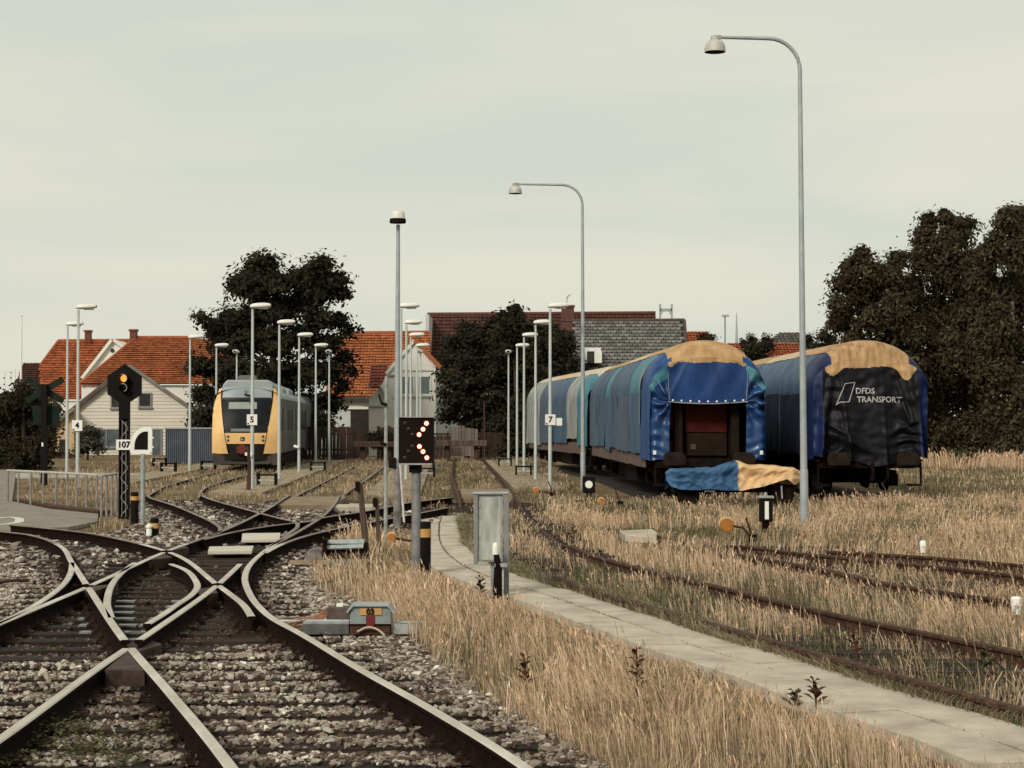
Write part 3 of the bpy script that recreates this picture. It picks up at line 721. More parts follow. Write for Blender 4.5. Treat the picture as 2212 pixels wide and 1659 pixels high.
wh = {'4': 'left of the train', '5': 'right of the train', '6': 'against the white gable', '7': 'beside the blue wagons'}
for n, L_ in rows.items():
    for i, q in enumerate(L_):
        if q is None: continue
        lab = ('white platform lamp bearing number plate ' + n + ', ' + wh[n]) if (i == 0 and n != '6') else f'white platform lamp, {ORD[i]} in the row {wh[n]}' + (', head seen end on' if i == 4 else '')
        o = put_lamp(q[0], q[1], R(-92) if i == 4 else R(2), lab)
        if i == 0 and n != '6': plate(o, n, 1.99 if n != '4' else 1.82)
        if n == '7' and i == 0:
            MB().box((.26, -.06, 1.93), (.17, .012, .22)).build('blank_plate', 'white', o, bevel=.01)
        if n == '5' and i in (0, 2):
            MB().box((-.09, -.09, .98), (.22, .09, .10), ry=.25).build('socket_box', 'white', o, bevel=.02)
# weathered stake hugging the pole of lamp 5
p = D(537, HOR, 53.2)
tag(MB().tube([(p.x, 53.2, 0), (p.x + .03, 53.2, .8), (p.x - .01, 53.2, 1.25)], [.07, .05, .045], 8).build('timber_stake', 'woodbrown'), 'dark timber stake beside the pole with number plate 5', 'stake')

# low black steps at the platform ends
def step():
    t = thing('platform_step', '', 'step')
    for s in (-1, 1): MB().box((s * .27, 0, .17), (.07, .34, .36)).build('side_support', 'black', t, bevel=.01)
    MB().box((0, -.05, .30), (.48, .20, .05)).build('tread', 'dark', t); MB().box((0, -.12, .14), (.48, .16, .05)).build('tread', 'galv_dirty', t)
    return t
sp = step(); used = False
for x, y, lab in ((577, 1051, 'low black steps at the foot of the pole with number plate 5'), (364, 1021, 'low black steps in the grass before the blue grey shed, nearer of two'), (345, 1009, 'low black steps in the grass before the blue grey shed, farther of two'),
                  (450, 1016, 'low black steps beside the left front corner of the train'), (687, 1019, 'low black steps by the fourth lamp right of the train'), (1091, 1009, 'low black steps by the end lamp beside the covered wagons, farther of two'),
                  (1131, 1029, 'low black steps by the lamps beside the covered wagons, nearer of two'), (921, 1034, 'low black steps seen just under the dot signal')):
    o = copy_tree(sp) if used else sp; used = True
    g = G(x, y); o.location = (g.x, g.y, .06); o['label'] = lab; o['group'] = 'low steps at the platform ends'

# ================================================================== signals
amber = mat('lit_amber_lens', (1.0, .34, .06), emit=.75); dots = mat('lit_dot', (1.0, .66, .36), emit=1.25); halo = mat('red_halo_ring', (.35, .03, .015), emit=.25)
p = G(268, 1122)
t = thing('railway_signal', 'black hexagonal railway signal with one amber light and number 107', 'signal', p)
k = 106.0
hx = [(0, 3.17), (.35, 2.92), (.35, 2.55), (.13, 2.40), (-.13, 2.40), (-.35, 2.55), (-.35, 2.92)]
MB().prism(hx, -.02, .02).build('backboard', 'black', t, bevel=.006)
for z, lit in ((2.87, 1), (2.68, 0)):
    hd = MB().lathe([(.085, 0), (.085, -.16), (.078, -.16), (.078, -.01)], (0, -.02, z), 18, axis='y').build('visor', 'black', t, True, 40)
    ln = MB().lathe([(.0, -.055), (.05, -.045), (.074, -.02), (.074, 0)], (0, -.03, z), 18, axis='y').build('lens', amber if lit else mat('dark_lens', (.02, .015, .014), rough=.1, spec=.6), hd, True)
    pts = [(.082 * math.cos(a), -.185, z + .082 * math.sin(a)) for a in [R(-70 + q * 14) for q in range(14)]]
    MB().tube(pts, .008, 6).build('visor_rim', mat('worn_visor_edge', (.35, .32, .28), rough=.5), hd, True)
MB().bx(-.105, .105, -.05, .07, 2.05, 2.42).build('head_bracket', 'black', t)
for s in (-1, 1):
    MB().bx(s * .094 - .012, s * .094 + .012, -.06, .06, 0, 2.3).build('mast_channel', 'black', t)
MB().bx(-.083, .083, .02, .04, 0, 2.06).build('mast_web', 'black', t)
lat = MB(); zz = .05; s_ = 1
while zz < 2.0:
    lat.tube([(-.085 * s_, 0, zz), (.085 * s_, 0, zz + .2)], .011, 6); zz += .2; s_ = -s_
lat.build('mast_lattice', mat('grey_lattice', (.30, .29, .27), rough=.7), t)
for s in (-.04, .04): MB().tube([(s, -.03, .05), (s, -.03, 2.0)], .006, 6).build('signal_wire', mat('grey_lattice'[:], (.30, .29, .27)), t)
pl = MB().box((-.0, -.09, 1.52), (.30, .012, .21)).build('number_plate', 'white', t, bevel=.02)
lettering('107', .17, pl, (.01, -.1, 1.52), bold=.006)
p = G(308, 1133)
t = thing('speed_sign', 'white rimmed quarter round sign with black centre on grey pole', 'sign', p)
MB().tube([(0, 0, 0), (0, 0, 1.38)], .045, 12).build('pole', 'galv', t, True, 40)
def quarter(r0, r1, cx_, cz_, grow):
    pts = [(r1 - grow * .0, cz_)]
    return pts
qo = [(-.20, 1.36), (.13, 1.36), (.19, 1.42), (.19, 1.82), (.16, 1.88), (.06, 1.88)] + [(.06 - .30 * math.sin(a), 1.50 + .38 * math.cos(a)) for a in [R(12 * i) for i in range(1, 8)]] + [(-.24, 1.46), (-.24, 1.40)]
qi = [(-.155, 1.45), (.105, 1.45), (.105, 1.80)] + [(.06 - .215 * math.sin(a), 1.51 + .29 * math.cos(a)) for a in [R(13 * i) for i in range(0, 7)]]
MB().prism(qo[::-1], -.05, -.03).build('sign_plate', 'white', t, bevel=.006); MB().prism(qi[::-1], -.056, -.048).build('sign_centre', 'black', t)
for z in (1.50, 1.68): MB().box((.20, -.04, z), (.035, .02, .03)).build('bracket', 'white', t)
p = G(899, 1243)
t = thing('dot_signal', 'black box railway signal with six lit cream dots in an arrow', 'signal', p)
k = 167.4
MB().tube([(0, 0, -.05), (0, 0, 1.40)], .06, 14).build('post', mat('dull_zinc_post', (.14, .14, .15), (.24, .24, .245), 6, .6, .2), t, True, 40)
MB().bx(-.09, .07, -.08, .08, 1.33, 1.46).build('post_head', 'black', t)
bxs = MB().bx(-.222, .228, -.13, .12, 1.45, 2.045).build('signal_box', mat('signal_black', (.006, .0022, .002), (.010, .004, .0035), 4, .7, spec=.1), t, bevel=.012)
MB().bx(-.226, .232, -.16, .12, 2.04, 2.052).build('top_edge', 'galv_dirty', bxs)
MB().bx(-.226, .232, -.17, .12, 1.432, 1.452).build('bottom_lip', 'galv_dirty', bxs)
MB().bx(.215, .235, -.18, .12, 1.38, 1.46).build('side_lip', 'black', bxs)
for i, (dx, z) in enumerate(((890, 1080), (862, 1128), (830, 1172), (833, 1268), (862, 1310), (893, 1360))):
    for s in (1, -1):
        x = ((dx - 803) * .2645 / k) * s + .0
        zc = 1.98 + (HOR - (630.9 + z * .2645)) / k + .012
        MB().lathe([(.0, -.012), (.024, -.008), (.027, 0)], (x, -.131, zc), 14, axis='y').build('signal_dot', dots if s > 0 else mat('unlit_dot', (.03, .027, .027), rough=.3), bxs, True)
        if s > 0: MB().lathe([(.028, 0), (.028, -.006), (.036, -.004), (.036, 0)], (x, -.131, zc), 14, axis='y').build('dot_halo', halo, bxs)  # added glowing ring stands for the red halo of light round a lit dot
# grey pole left of it with clamps
p = G(833, 1172)
t = thing('slim_post', 'slim grey post with clamps left of the dot signal', 'post', p)
MB().tube([(0, 0, 0), (.0, 0, 1.55), (.01, 0, 2.74)], [.032, .03, .027], 10).build('post', 'galv_dirty', t, True, 40)
for z in (1.62, 2.28): MB().box((-.03, -.03, z), (.10, .08, .05), ry=.3).tube([(-.07, -.05, z + .02), (-.11, -.06, z + .16)], .016, 6).build('clamp', 'dark', t)

# ================================================================== bollards, posts, markers
def bollard(x, y, r_, h, band, lab):
    g = G(x, y); t = thing('bollard', lab, 'bollard', g, 0, 'black and yellow bollards')
    MB().lathe([(r_, -.05), (r_, h - .01), (r_ * .96, h), (r_ * .5, h + .004)], n=20).build('post', 'black', t, True, 40)
    MB().lathe([(r_ + .001, band[0]), (r_ + .004, band[0] + .002), (r_ + .004, band[1] - .002), (r_ + .001, band[1])], n=20).build('yellow_band', 'yellow', t, True, 40)
    return t
bollard(914.5, 1242, .098, .69, (.49, .60), 'black bollard with yellow band leaning on the dot signal post')
bollard(290.5, 1129, .078, .60, (.44, .52), 'black bollard with yellow band between signal 107 and the quarter round sign')
b3 = bollard(334, 1156, .074, .30, (.12, .21), 'short black bollard with low yellow band beside a white cap')
g = G(322, 1157)
tag(MB().lathe([(.05, 0), (.05, .10), (.035, .13), (.06, .14), (.06, .17), (.02, .2)], g, 12).build('marker_post', 'white', None, True, 40), 'small white cap beside the short bollard', 'marker')
for x, y, s_, lab in ((2196, 1342, 1.0, 'white capped marker post in the grass at the right edge'), (1994, 1204, .85, 'white capped marker post in the grass right of the tall lamp')):
    g = G(x, y); t = thing('marker_post', lab, 'marker', g, 0, 'white marker posts in the grass')
    MB().tube([(0, 0, 0), (0, 0, .12)], .02, 8).build('stake', 'rust', t)
    MB().lathe([(.048 * s_, .07), (.052 * s_, .15), (.058 * s_, .152), (.058 * s_, .225), (.04 * s_, .245)], n=14).build('cap', 'white', t, True, 40)
g = G(1083, 1292)
t = thing('metal_cabinet', 'weathered galvanised trackside cabinet on a single post by the path', 'cabinet', G(1098, 1290))
MB().bx(-.375, -.06, -.02, .14, .40, 1.155).build('cabinet_body', 'galv_dirty', t, bevel=.006)
MB().bx(-.30, -.085, -.028, -.018, .42, 1.13).build('door', mat('streaked_zinc_door', (.20, .205, .19), (.46, .47, .43), 4, .6, .15, stretch=(2.2, 2.2, .5), bump=.1, c3=(.36, .37, .34)), t, bevel=.004)
MB().bx(-.392, -.345, -.05, .12, .38, 1.16).build('left_channel', mat('grey_channel', (.15, .15, .15), (.24, .24, .235), 5, .6, .2), t, bevel=.004)
MB().bx(-.052, .008, -.05, .02, 0, 1.165).build('post', mat('grey_channel', (.2, .2, .2)), t, bevel=.004)
MB().bx(-.405, .005, -.06, .15, 1.167, 1.188).build('lid', 'galv', t, bevel=.004)
MB().bx(-.2, -.14, .06, .12, 0, .4).build('rear_post', 'galv_dirty', t)
g = G(1076, 1294)
t = thing('reflector_post', 'dark stub post with white domed cap in front of the cabinet', 'marker', g)
MB().tube([(-.01, 0, 0), (0, 0, .36), (-.02, 0, .5)], [.055, .045, .03], 10).build('stub', 'dark', t)
MB().bx(-.04, .10, -.03, .03, .36, .40).build('shelf', 'galv', t)
MB().lathe([(.036, .5), (.036, .58), (.028, .62), (.01, .635)], (-.03, -.02, 0), 14).build('cap', 'white', t, True, 40)
def old_post(pts, r_, lab):
    t = thing('wooden_post', lab, 'post', pts[0], 0, 'old timber posts')
    v = [Vector(q) - Vector(pts[0]) for q in pts]
    MB().box((0, 0, 0), (.01, .01, .01))
    a, b = v[0], v[-1]
    MB().hexa([a + Vector((-r_, -r_, 0)), a + Vector((r_, -r_, 0)), a + Vector((r_, r_, 0)), a + Vector((-r_, r_, 0))], [b + Vector((-r_ * .8, -r_, .03)), b + Vector((r_ * .8, -r_, 0)), b + Vector((r_ * .8, r_, -.02)), b + Vector((-r_ * .8, r_, .04))]).build('post', 'wood', t, bevel=.01)
    MB().box(b + Vector((-.03, -r_ - .01, -.05)), (.05, .05, .14)).build('notch', 'dark', t)
    return t
a = G(794, 1217); old_post([a, D(777, 1043, a.y)], .046, 'leaning dark wooden post beside the open steel point box')
a = G(819, 1192); old_post([a, D(814, 1078, a.y)], .036, 'shorter grey wooden post right of the leaning post')

# ------------------------------------------------------------------ point gear
g = G(800, 1371)
t = thing('point_machine', 'grey steel point machine with yellow 03 plate and red panel', 'point machine', g)
oc = [(-.192, .085), (.192, .085), (.192, .215), (.155, .262), (-.155, .262), (-.192, .215)]
bd = MB().prism(oc, 0, .20).build('housing', mat('blue_grey_paint', (.17, .205, .20), (.25, .285, .275), 9, .6, bump=.15), t, bevel=.006)
MB().prism([(-.212, .2), (-.16, .262), (.16, .262), (.212, .2), (.222, .215), (.17, .285), (-.17, .285), (-.222, .215)], -.03, .23).build('lid', 'galv', t, bevel=.003)
MB().bx(-.19, .185, .0, .20, 0, .085).build('base', 'rust', t)
MB().bx(-.195, .197, -.006, 0.0, .085, .10).build('lower_flange', 'rust_dark', t)
yp = MB().bx(-.098, .108, -.012, -.004, .182, .245).build('number_plate', 'yellow', t, bevel=.006)
lettering('03', .075, yp, (.0, -.018, .2135), bold=.003)
MB().bx(-.04, .04, -.014, -.004, .075, .178).build('red_panel', mat('dull_red', (.16, .016, .012), (.10, .012, .01), 9, .5), t, bevel=.004)
MB().bx(-.42, -.20, .10, .28, .05, .245).build('gearbox', mat('brown_gearbox', (.055, .036, .03), (.11, .075, .06), 7, .7, bump=.2), t, bevel=.012)
MB().bx(-.33, -.27, .14, .2, .246, .275).build('gearbox_cap', 'white', t)
MB().bx(-.64, -.20, .0, .12, .0, .10).build('drive_channel', mat('dark_drive', (.05, .05, .052), (.11, .11, .11), 6, .6), t, bevel=.005)
MB().bx(-.63, -.2, .01, .09, .101, .125).tube([(-.9, .05, .12), (-.2, .05, .12)], .016, 8).build('drive_rod', 'galv', t)
MB().bx(.2, .43, .05, .2, .0, .095).bx(.27, .44, .05, .16, .1, .115).build('end_beam', 'galv_dirty', t)
for i in range(5):
    random.seed(40 + i); z0 = .05 + .025 * i
    pts = [(-.40, .15 + .02 * i, .16 + .02 * i), (-.52, .1, .10 + .015 * i), (-.66, .06 + random.uniform(-.05, .05), z0), (-.82 - random.random() * .1, .02 + random.uniform(-.08, .08), .06 + random.random() * .06)]
    MB().tube([(q[0], q[1], q[2]) for q in [tuple(x_) for x_ in spline([(a_[0], a_[1], a_[2]) for a_ in pts], .08)]], .007, 6).build('cable', mat('copper_cable', (.42, .19, .10), (.25, .12, .07), 12, .6), t)
MB().tube(spline([(-.12, -.03, .03), (-.02, -.05, .075), (.08, -.06, .05), (.14, -.08, 0.0)], .03), .010, 6).build('ground_cable', mat('pale_cable', (.45, .38, .31)), t)
g = G(745, 1222)
t = thing('point_box', 'open steel point box in the dry grass under the leaning post', 'point machine', g)
MB().bx(-.28, .28, .05, .40, 0, .30).build('housing', 'dark', t)
MB().hexa([(-.28, 0, .235), (.25, 0, .25), (.25, .02, .23), (-.28, .02, .215)], [(-.30, .12, .345), (.26, .12, .36), (.26, .14, .34), (-.30, .14, .325)]).build('lid', 'galv', t)
MB().bx(-.26, .29, -.04, .0, .0, .09).build('front_plate', 'galv_dirty', t)
MB().bx(-.30, -.25, -.05, .3, 0, .36).build('side_plate', 'rust_dark', t)
MB().lathe([(.11, 0), (.13, .05), (.13, .2), (.09, .26)], (-.43, .05, .11), 14, axis='y').bx(-.54, -.32, .04, .28, 0, .1).build('motor', mat('dull_motor', (.11, .10, .095), (.2, .185, .17), 8, .7), t, True, 40)
for dy, z in ((-.10, .05), (-.16, .03)): MB().bx(-.75, -.2, dy - .02, dy + .02, z, z + .03).build('rod', mat('bleached_rod', (.36, .27, .19), (.24, .17, .12), 9, .8), t)
def weight(x, y, Y, r_, lab, ax=True):
    c = D(x, y, Y); t = thing('point_weight', lab, 'point weight', (c.x, c.y, 0), 0, 'orange point lever weights')
    z = c.z
    MB().lathe([(r_ * .9, -.09), (r_, -.08), (r_, .08), (r_ * .9, .09)], (0, 0, z), 20, axis='y').build('disc', 'orange', t, True, 40)
    MB().lathe([(r_ * 1.0, .03), (r_ * 1.08, .04), (r_ * 1.08, .10), (r_ * .8, .1)], (0, 0, z + .012), 20, axis='y').build('rim', mat('chalky_rim', (.55, .42, .25), (.42, .3, .17), 8, .8), t, True, 40)
    MB().tube([(0, .05, z), (.28, .1, z - .05), (.45, .1, .06)], .02, 8).build('lever', 'rust', t)
    MB().bx(.38, .52, .0, .2, 0, .12).build('lever_stand', 'rust_dark', t)
    MB().tube([(.45, .1, .06), (.33, .05, .40)], .018, 8).build('handle', 'rust', t)
    return t
weight(1569, 1134, 30.5, .112, 'round orange point weight in the grass before the tarpaulin heap')
weight(845, 1162, 30.0, .075, 'orange point weight at the foot of the slim grey post')
weight(1158, 1060, 49.5, .08, 'orange point weight by the rails near number plate 7')
weight(1299, 1084, 43.5, .09, 'orange point weight under the round white ground signal')
g = G(1272, 1092)
t = thing('ground_signal', 'black ground signal with round white face by the wagon wheels', 'signal', g)
MB().bx(-.15, .15, -.08, .16, .30, .70).build('lamp_box', 'black', t, bevel=.03)
MB().lathe([(.0, -.02), (.085, -.018), (.092, 0)], (0, -.081, .50), 20, axis='y').build('white_face', mat('milky_face', (.72, .72, .66), rough=.3), t, True, 40)
for s in (-1, 1): MB().tube([(s * .06, 0, 0), (s * .04, 0, .31)], .025, 8).build('leg', 'rust', t)
MB().tube([(-.42, 0, .06), (-.3, 0, .1), (0, 0, .12)], .018, 6).build('rod', 'rust_dark', t)
g = G(1654, 1150)
t = thing('point_lantern', 'black point lantern with upright white bar before the tarpaulin heap', 'lantern', g)
MB().bx(-.115, .115, -.1, .1, .19, .62).build('lantern_body', 'black', t, bevel=.015)
MB().bx(-.135, .135, -.12, .12, .62, .655).lathe([(.02, .65), (.02, .72)], n=8).build('roof', 'galv_dirty', t)
MB().bx(-.028, .042, -.108, -.099, .24, .56).build('white_bar', mat('milky_face', (.7, .7, .66)), t)
MB().bx(-.06, .06, -.06, .06, 0, .19).build('foot', 'rust_dark', t)

# ------------------------------------------------------------------ railing by the road
rx = [16.7, 39.7, 66, 93, 121, 145, 165, 186.5, 209, 219, 230, 241, 251]
ry_ = [1087, 1089, 1091, 1093, 1095.5, 1097.5, 1099, 1101.5, 1104.5, 1117, 1114, 1111, 1108]
t = thing('pedestrian_railing', 'low grey tubular railing along the edge of the road', 'railing')
tops = []
for x, y in zip(rx, ry_):
    g = G(x, y); hgt = .80 if x < 215 else .86
    MB().tube([(g.x, g.y, -.05), (g.x, g.y, hgt)], .026, 8).build('post', mat('grey_rail_paint', (.17, .155, .14), (.27, .25, .23), 5, .6), t, True, 40)
    tops.append((g.x, g.y, hgt))
a, b = tops[0], tops[1]
tops = [(a[0] - (b[0] - a[0]) * .06, a[1] - (b[1] - a[1]) * .06, a[2])] + tops
MB().tube(tops[:10], .028, 8).build('top_rail', mat('grey_rail_top', (.33, .31, .28), (.42, .40, .36), 5, .5), t, True, 40)
MB().tube(tops[10:], .028, 8).build('top_rail', mat('grey_rail_top', (.4, .4, .4)), t, True, 40)
# level crossing sign seen from behind
g = G(95, 1048)
t = thing('crossing_sign', 'dark green back of a level crossing cross on a black post', 'sign', g)
grn = mat('dark_green_back', (.008, .016, .012), (.014, .022, .017), 4, .8, spec=.1)
MB().bx(-.09, .09, -.09, .09, 0, 3.17).build('post', 'black', t, bevel=.01)
for s in (-1, 1): MB().box((-.02, .13 + .03 * s, 2.99), (1.36, .03, .2), ry=s * R(31)).build('cross_arm', grn, t, bevel=.005)
MB().bx(-.40, .44, .15, .2, 1.9, 2.5).build('back_panel', grn, t)
MB().bx(-.06, -.005, -.1, -.09, 1.22, 1.34).build('label_tag', 'white', t)

# ------------------------------------------------------------------ dock weeds with dark leaves
def weed(x, y, h, lab, dark=True):
    g = G(x, y); t = thing('dock_plant', lab, 'plant', g, 0, 'dark weeds standing in the grass')
    random.seed(int(x))
    lx = random.uniform(-.05, .05)
    m_l = mat('dock_leaf', (.035, .018, .010), (.11, .05, .026), 8, .85, spec=.1) if dark else mat('green_dock_leaf', (.035, .035, .018), (.07, .065, .03), 8, .8)
    MB().tube([(0, 0, 0), (lx * .5, 0, h * .55), (lx, 0, h)], [.009, .007, .004], 6).build('stem', m_l, t)
    n = int(9 + h * 14)
    for i in range(n):
        z = h * (.18 + .8 * i / n); a = i * 2.4 + random.random(); l_ = (.12 * (1 - .5 * i / n)) * random.uniform(.7, 1.25); b = l_ * .26
        d = Vector((math.cos(a), math.sin(a) * .7, .75)).normalized(); s_ = Vector((-math.sin(a), math.cos(a), .1)).normalized()
        c = Vector((lx * z / h, 0, z))
        MB().add([c, c + d * l_ * .45 + s_ * b, c + d * l_ + Vector((0, 0, -.02)), c + d * l_ * .45 - s_ * b, c + d * l_ * .5 + Vector((0, 0, .012))], [(0, 4, 1), (1, 4, 2), (2, 4, 3), (3, 4, 0)]).build('leaf', m_l, t)
for i, (x, y, h, lab) in enumerate((
    (1376, 1505, .36, 'tall dark dock weed in the golden grass left of the path'), (1138, 1492, .26, 'dark dock weed in the golden grass nearest the ballast'),
    (1765, 1532, .22, 'branching dark weed at the left edge of the path'), (1713, 1540, .16, 'thin dark weed at the path edge left of the branching one'),
    (1242, 1165, .26, 'dark weed left of the fallen concrete slab'), (1852, 1425, .28, 'reddish dock weed by the rail just right of the path'),
    (1040, 1290, .24, 'leafy dark weed at the foot of the metal cabinet'), (2120, 1465, .24, 'reddish weed between the overgrown rails near the right edge'))): weed(x, y, h, lab, i % 4 != 3)

# ================================================================== wagons under tarpaulins
def tarp_mat(name, c1, c2, rough=.42, sc=1.4):
    return mat(name, tuple(v * .72 for v in c1), tuple(v * 1.25 for v in c2), sc * 1.6, max(rough, .5), 0, .5, 4.5, spec=.16, lo=.3, hi=.72, stretch=(1.3, 1.8, .55), detail=9)
TB = [tarp_mat('blue_tarp', (.012, .046, .155), (.02, .068, .19)), tarp_mat('grey_blue_tarp', (.042, .085, .145), (.062, .105, .16), .55), tarp_mat('slate_tarp', (.06, .092, .135), (.078, .105, .145), .6),
      tarp_mat('teal_tarp', (.045, .16, .21), (.06, .18, .225), .5), tarp_mat('pale_tarp', (.20, .215, .215), (.30, .31, .30), .6), tarp_mat('navy_tarp', (.010, .013, .024), (.018, .024, .040), .5)]
TAN = mat('tan_tarp', (.25, .145, .062), (.50, .325, .17), 2.6, .65, 0, .18, 7, spec=.15, lo=.25, hi=.72, stretch=(1.6, 1.6, .5), detail=9)
TAN_D = mat('stained_tan_tarp', (.17, .095, .042), (.46, .295, .15), 3.2, .65, 0, .18, 7, spec=.15, lo=.28, hi=.66, stretch=(2.2, 1.2, .35), detail=9)
NAVYB = tarp_mat('black_tarp', (.0045, .0042, .0065), (.0085, .008, .0115), .5)
DBLUE = tarp_mat('deep_blue_tarp', (.007, .011, .045), (.013, .024, .085), .4)
def nn(x, y, z=0.0): return noise.noise(Vector((x, y, z)))
HW, ZS, RH = 1.50, 2.88, 1.20
def prof(s_, d, zb):
    """s -1..1 round the section, d = distance from the near end"""
    e = max(0.0, 1 - d / .75); k = .60 + .40 * math.sqrt(max(0, 1 - e * e)); sgn = 1 if s_ >= 0 else -1; a = abs(s_)
    hw = HW - .05 * e * e
    if a <= .56:
        an = a / .56 * math.pi / 2
        return sgn * hw * math.sin(an) ** .96, ZS + RH * k * math.cos(an) ** 1.05, an
    return sgn * (hw + .03 * (a - .56)), ZS - (a - .56) / .44 * (ZS - zb), math.pi / 2
def loft(s0, s1, y0, y1, zb, nu, nv, amp, seed, out_=0.0, hem=0.0, fold=7.0):
    def fn(u, v):
        s_ = s0 + (s1 - s0) * u; y = y0 + (y1 - y0) * v
        z_b = zb + hem * nn(y * 1.7, seed)
        x, z, an = prof(s_, y, z_b)
        sg = 1 if s_ >= 0 else -1
        w_ = nn(y * fold * .35, z * .5, seed) * amp + nn(y * fold, z * .8 + seed, 3.1) * amp * .55 + out_
        if z < ZS: w_ += amp * 1.1 * (abs(nn(y * 2.3 + seed, z * .35, 8)) - .25) + amp * .5 * nn(y * .9, z * 1.6, seed)
        return (x + sg * w_ * math.sin(an), y, z + w_ * math.cos(an) * .8)
    return MB().grid(fn, nu, nv)
def bogie(parent, y):
    b = MB().bx(-1.0, -.86, y - 1.6, y + 1.6, .48, .72).bx(.86, 1.0, y - 1.6, y + 1.6, .48, .72).bx(-.9, .9, y - .2, y + .2, .5, .75)
    for s in (-1, 1):
        for q in (-1, 1): b.bx(s * 1.02 - .1, s * 1.02 + .1, y + q * 1.1 - .15, y + q * 1.1 + .15, .3, .62)
    f = b.build('bogie', 'dark', parent)
    for q in (-1.1, 1.1):
        for s in (-1, 1):
            MB().lathe([(.10, -.08), (.40, -.07), (.44, -.03), (.44, .05), (.47, .055), (.47, .075), (.1, .08)], (s * .75, y + q, .46 + .16), 22, axis='x').build('wheel', 'dark', f, True, 40)
def wagon_base(loc, rz, L_, label):
    t = thing('covered_wagon', label, 'railway wagon', loc, rz)
    MB().bx(-1.36, 1.36, .76, L_ - .2, 1.02, 3.2).bx(-1.36, 1.36, .1, .76, .98, 1.02).build('body', mat('dark_teak', (.022, .012, .009), (.04, .022, .015), 3, .8), t)
    MB().bx(-1.15, 1.15, .2, L_ - .1, .80, 1.0).bx(-.95, .95, 5.2, L_ - 5.2, .28, .8).bx(-1.2, -.9, 6, 9, .3, .85).bx(.9, 1.2, 7, 11, .3, .85).build('underframe', 'dark', t)
    for y in (3.0, L_ - 3.0): bogie(t, y)
    for s in (-1, 1):
        MB().lathe([(.07, .2), (.07, -.25), (.09, -.26)], (s * .88, 0, 1.05), 12, axis='y').build('buffer_shank', 'dark', t, True, 40)
        MB().prism([(s * .88 + x, 1.05 + z) for x, z in ((-.27, -.17), (.27, -.17), (.30, -.05), (.28, .10), (.2, .17), (-.2, .17), (-.28, .10), (-.30, -.05))], -.33, -.26).build('buffer_plate', mat('dark_buffer', (.010, .007, .005), (.022, .015, .011), 5, .85, spec=.1), t, bevel=.03)
    MB().bx(-1.3, 1.3, .05, .2, .82, 1.06).build('headstock', 'dark', t)
    MB().tube([(0, -.1, .95), (.02, -.16, .7), (0, -.1, .5)], .05, 8).tube([(.4, -.02, .95), (.42, -.1, .6), (.3, -.05, .42)], .03, 6).build('coupling', 'dark', t)
    for s in (-1, 1): MB().bx(s * 1.18 - .16, s * 1.18 + .16, .15, .5, .35, .40).bx(s * 1.32 - .02, s * 1.32 + .02, .15, .2, .35, .95).build('footstep', 'dark', t)
    return t
def roof_strips(t, L_, cuts, mats, s_=.258, amp=.010):
    for i, (a, b) in enumerate(zip(cuts[:-1], cuts[1:])):
        n = max(6, int((b - a) / .22))
        loft(-s_, s_, a, b + .12, 1.05, 22, n if a > .01 else n + 8, amp, i * 3.3, .020 + .006 * (i % 2), fold=2.2).build('roof_tarp', mats[i % len(mats)], t, True)

# ---- near wagon, blue and tan, open at the end
P1 = Vector((4.97, 47.0, 0))
t = wagon_base(P1, math.atan(.034), 19.4, 'wagon wrapped in blue and tan tarpaulin with its end left open')
W1 = t
roof_strips(t, 19.4, [0, 5.2, 10.3, 15.0, 19.3], [TAN, tarp_mat('faded_tan_tarp', (.40, .29, .16), (.52, .40, .25)), TAN])
sidecuts = [(0.0, 1.9, TB[0], 1.02), (1.8, 5.0, TB[3], 1.16), (4.9, 8.6, TB[2], 1.16), (8.5, 11.2, TB[1], 1.2), (11.0, 13.2, TB[3], 1.1), (13.1, 16.4, TB[1], 1.2), (16.3, 19.35, TB[2], 1.15)]
for sg in (-1, 1):
    for i, (a, b, m_, zb) in enumerate(sidecuts):
        # shoulder meshed apart from the side: its teal-blue is mostly sky light painted in
        nv = max(8, int((b - a) / .09))
        loft(sg * .235, sg * .60, a, b, zb, 8, nv, .02, i + 5 * sg, .004 + .004 * (i % 2)).build('shoulder_tarp', (TB[0] if i == 0 else TB[3] if i in (1, 4) else TB[1]), t, True)
        loft(sg * .585, sg * 1.0, a, b, zb, 10, nv, .028, i * 2.7 + sg, .010 + .006 * (i % 2), .05).build('side_tarp', (TB[0] if i == 0 else TB[1] if i in (1, 4) else m_), t, True)
    if sg < 0:
        loft(-.56, -.40, 1.72, 1.98, 1.1, 5, 3, .0, 1, .045).build('pale_fold', TB[4], t, True)
        loft(-.80, -.56, 1.78, 1.90, 1.1, 5, 3, .0, 1, .045).build('pale_fold', TB[4], t, True)
def ropes(t, ys, zb_):
    for y in ys:
        for sg in (-1, 1):
            pts = []
            for k_ in range(9):
                x, z, an = prof(sg * (.30 + .70 * k_ / 8), y, zb_); pts.append((x + sg * .05 * math.sin(an), y + .03 * math.sin(k_ * 1.7), z + .05 * math.cos(an)))
            MB().tube(pts, .009, 5).build('tie_rope', mat('grey_rope', (.05, .06, .075), (.09, .10, .11), 5, .8), t)
ropes(t, (5.0, 10.1, 14.8), 1.1)
bd = MB().box((0, 0, 0), (.03, .155, .42)).mesh('board', mat('faded_brown_boards', (.075, .05, .042), (.17, .125, .105), 3, .85, stretch=(4, 4, .4), bump=.3))
y = 1.4
while y < 19:
    place('board', bd, t, (-1.45 + random.uniform(-.015, .015), y, 1.02 + random.uniform(-.02, .02)), (0, random.uniform(-.04, .04), random.uniform(-.04, .04))); y += .162
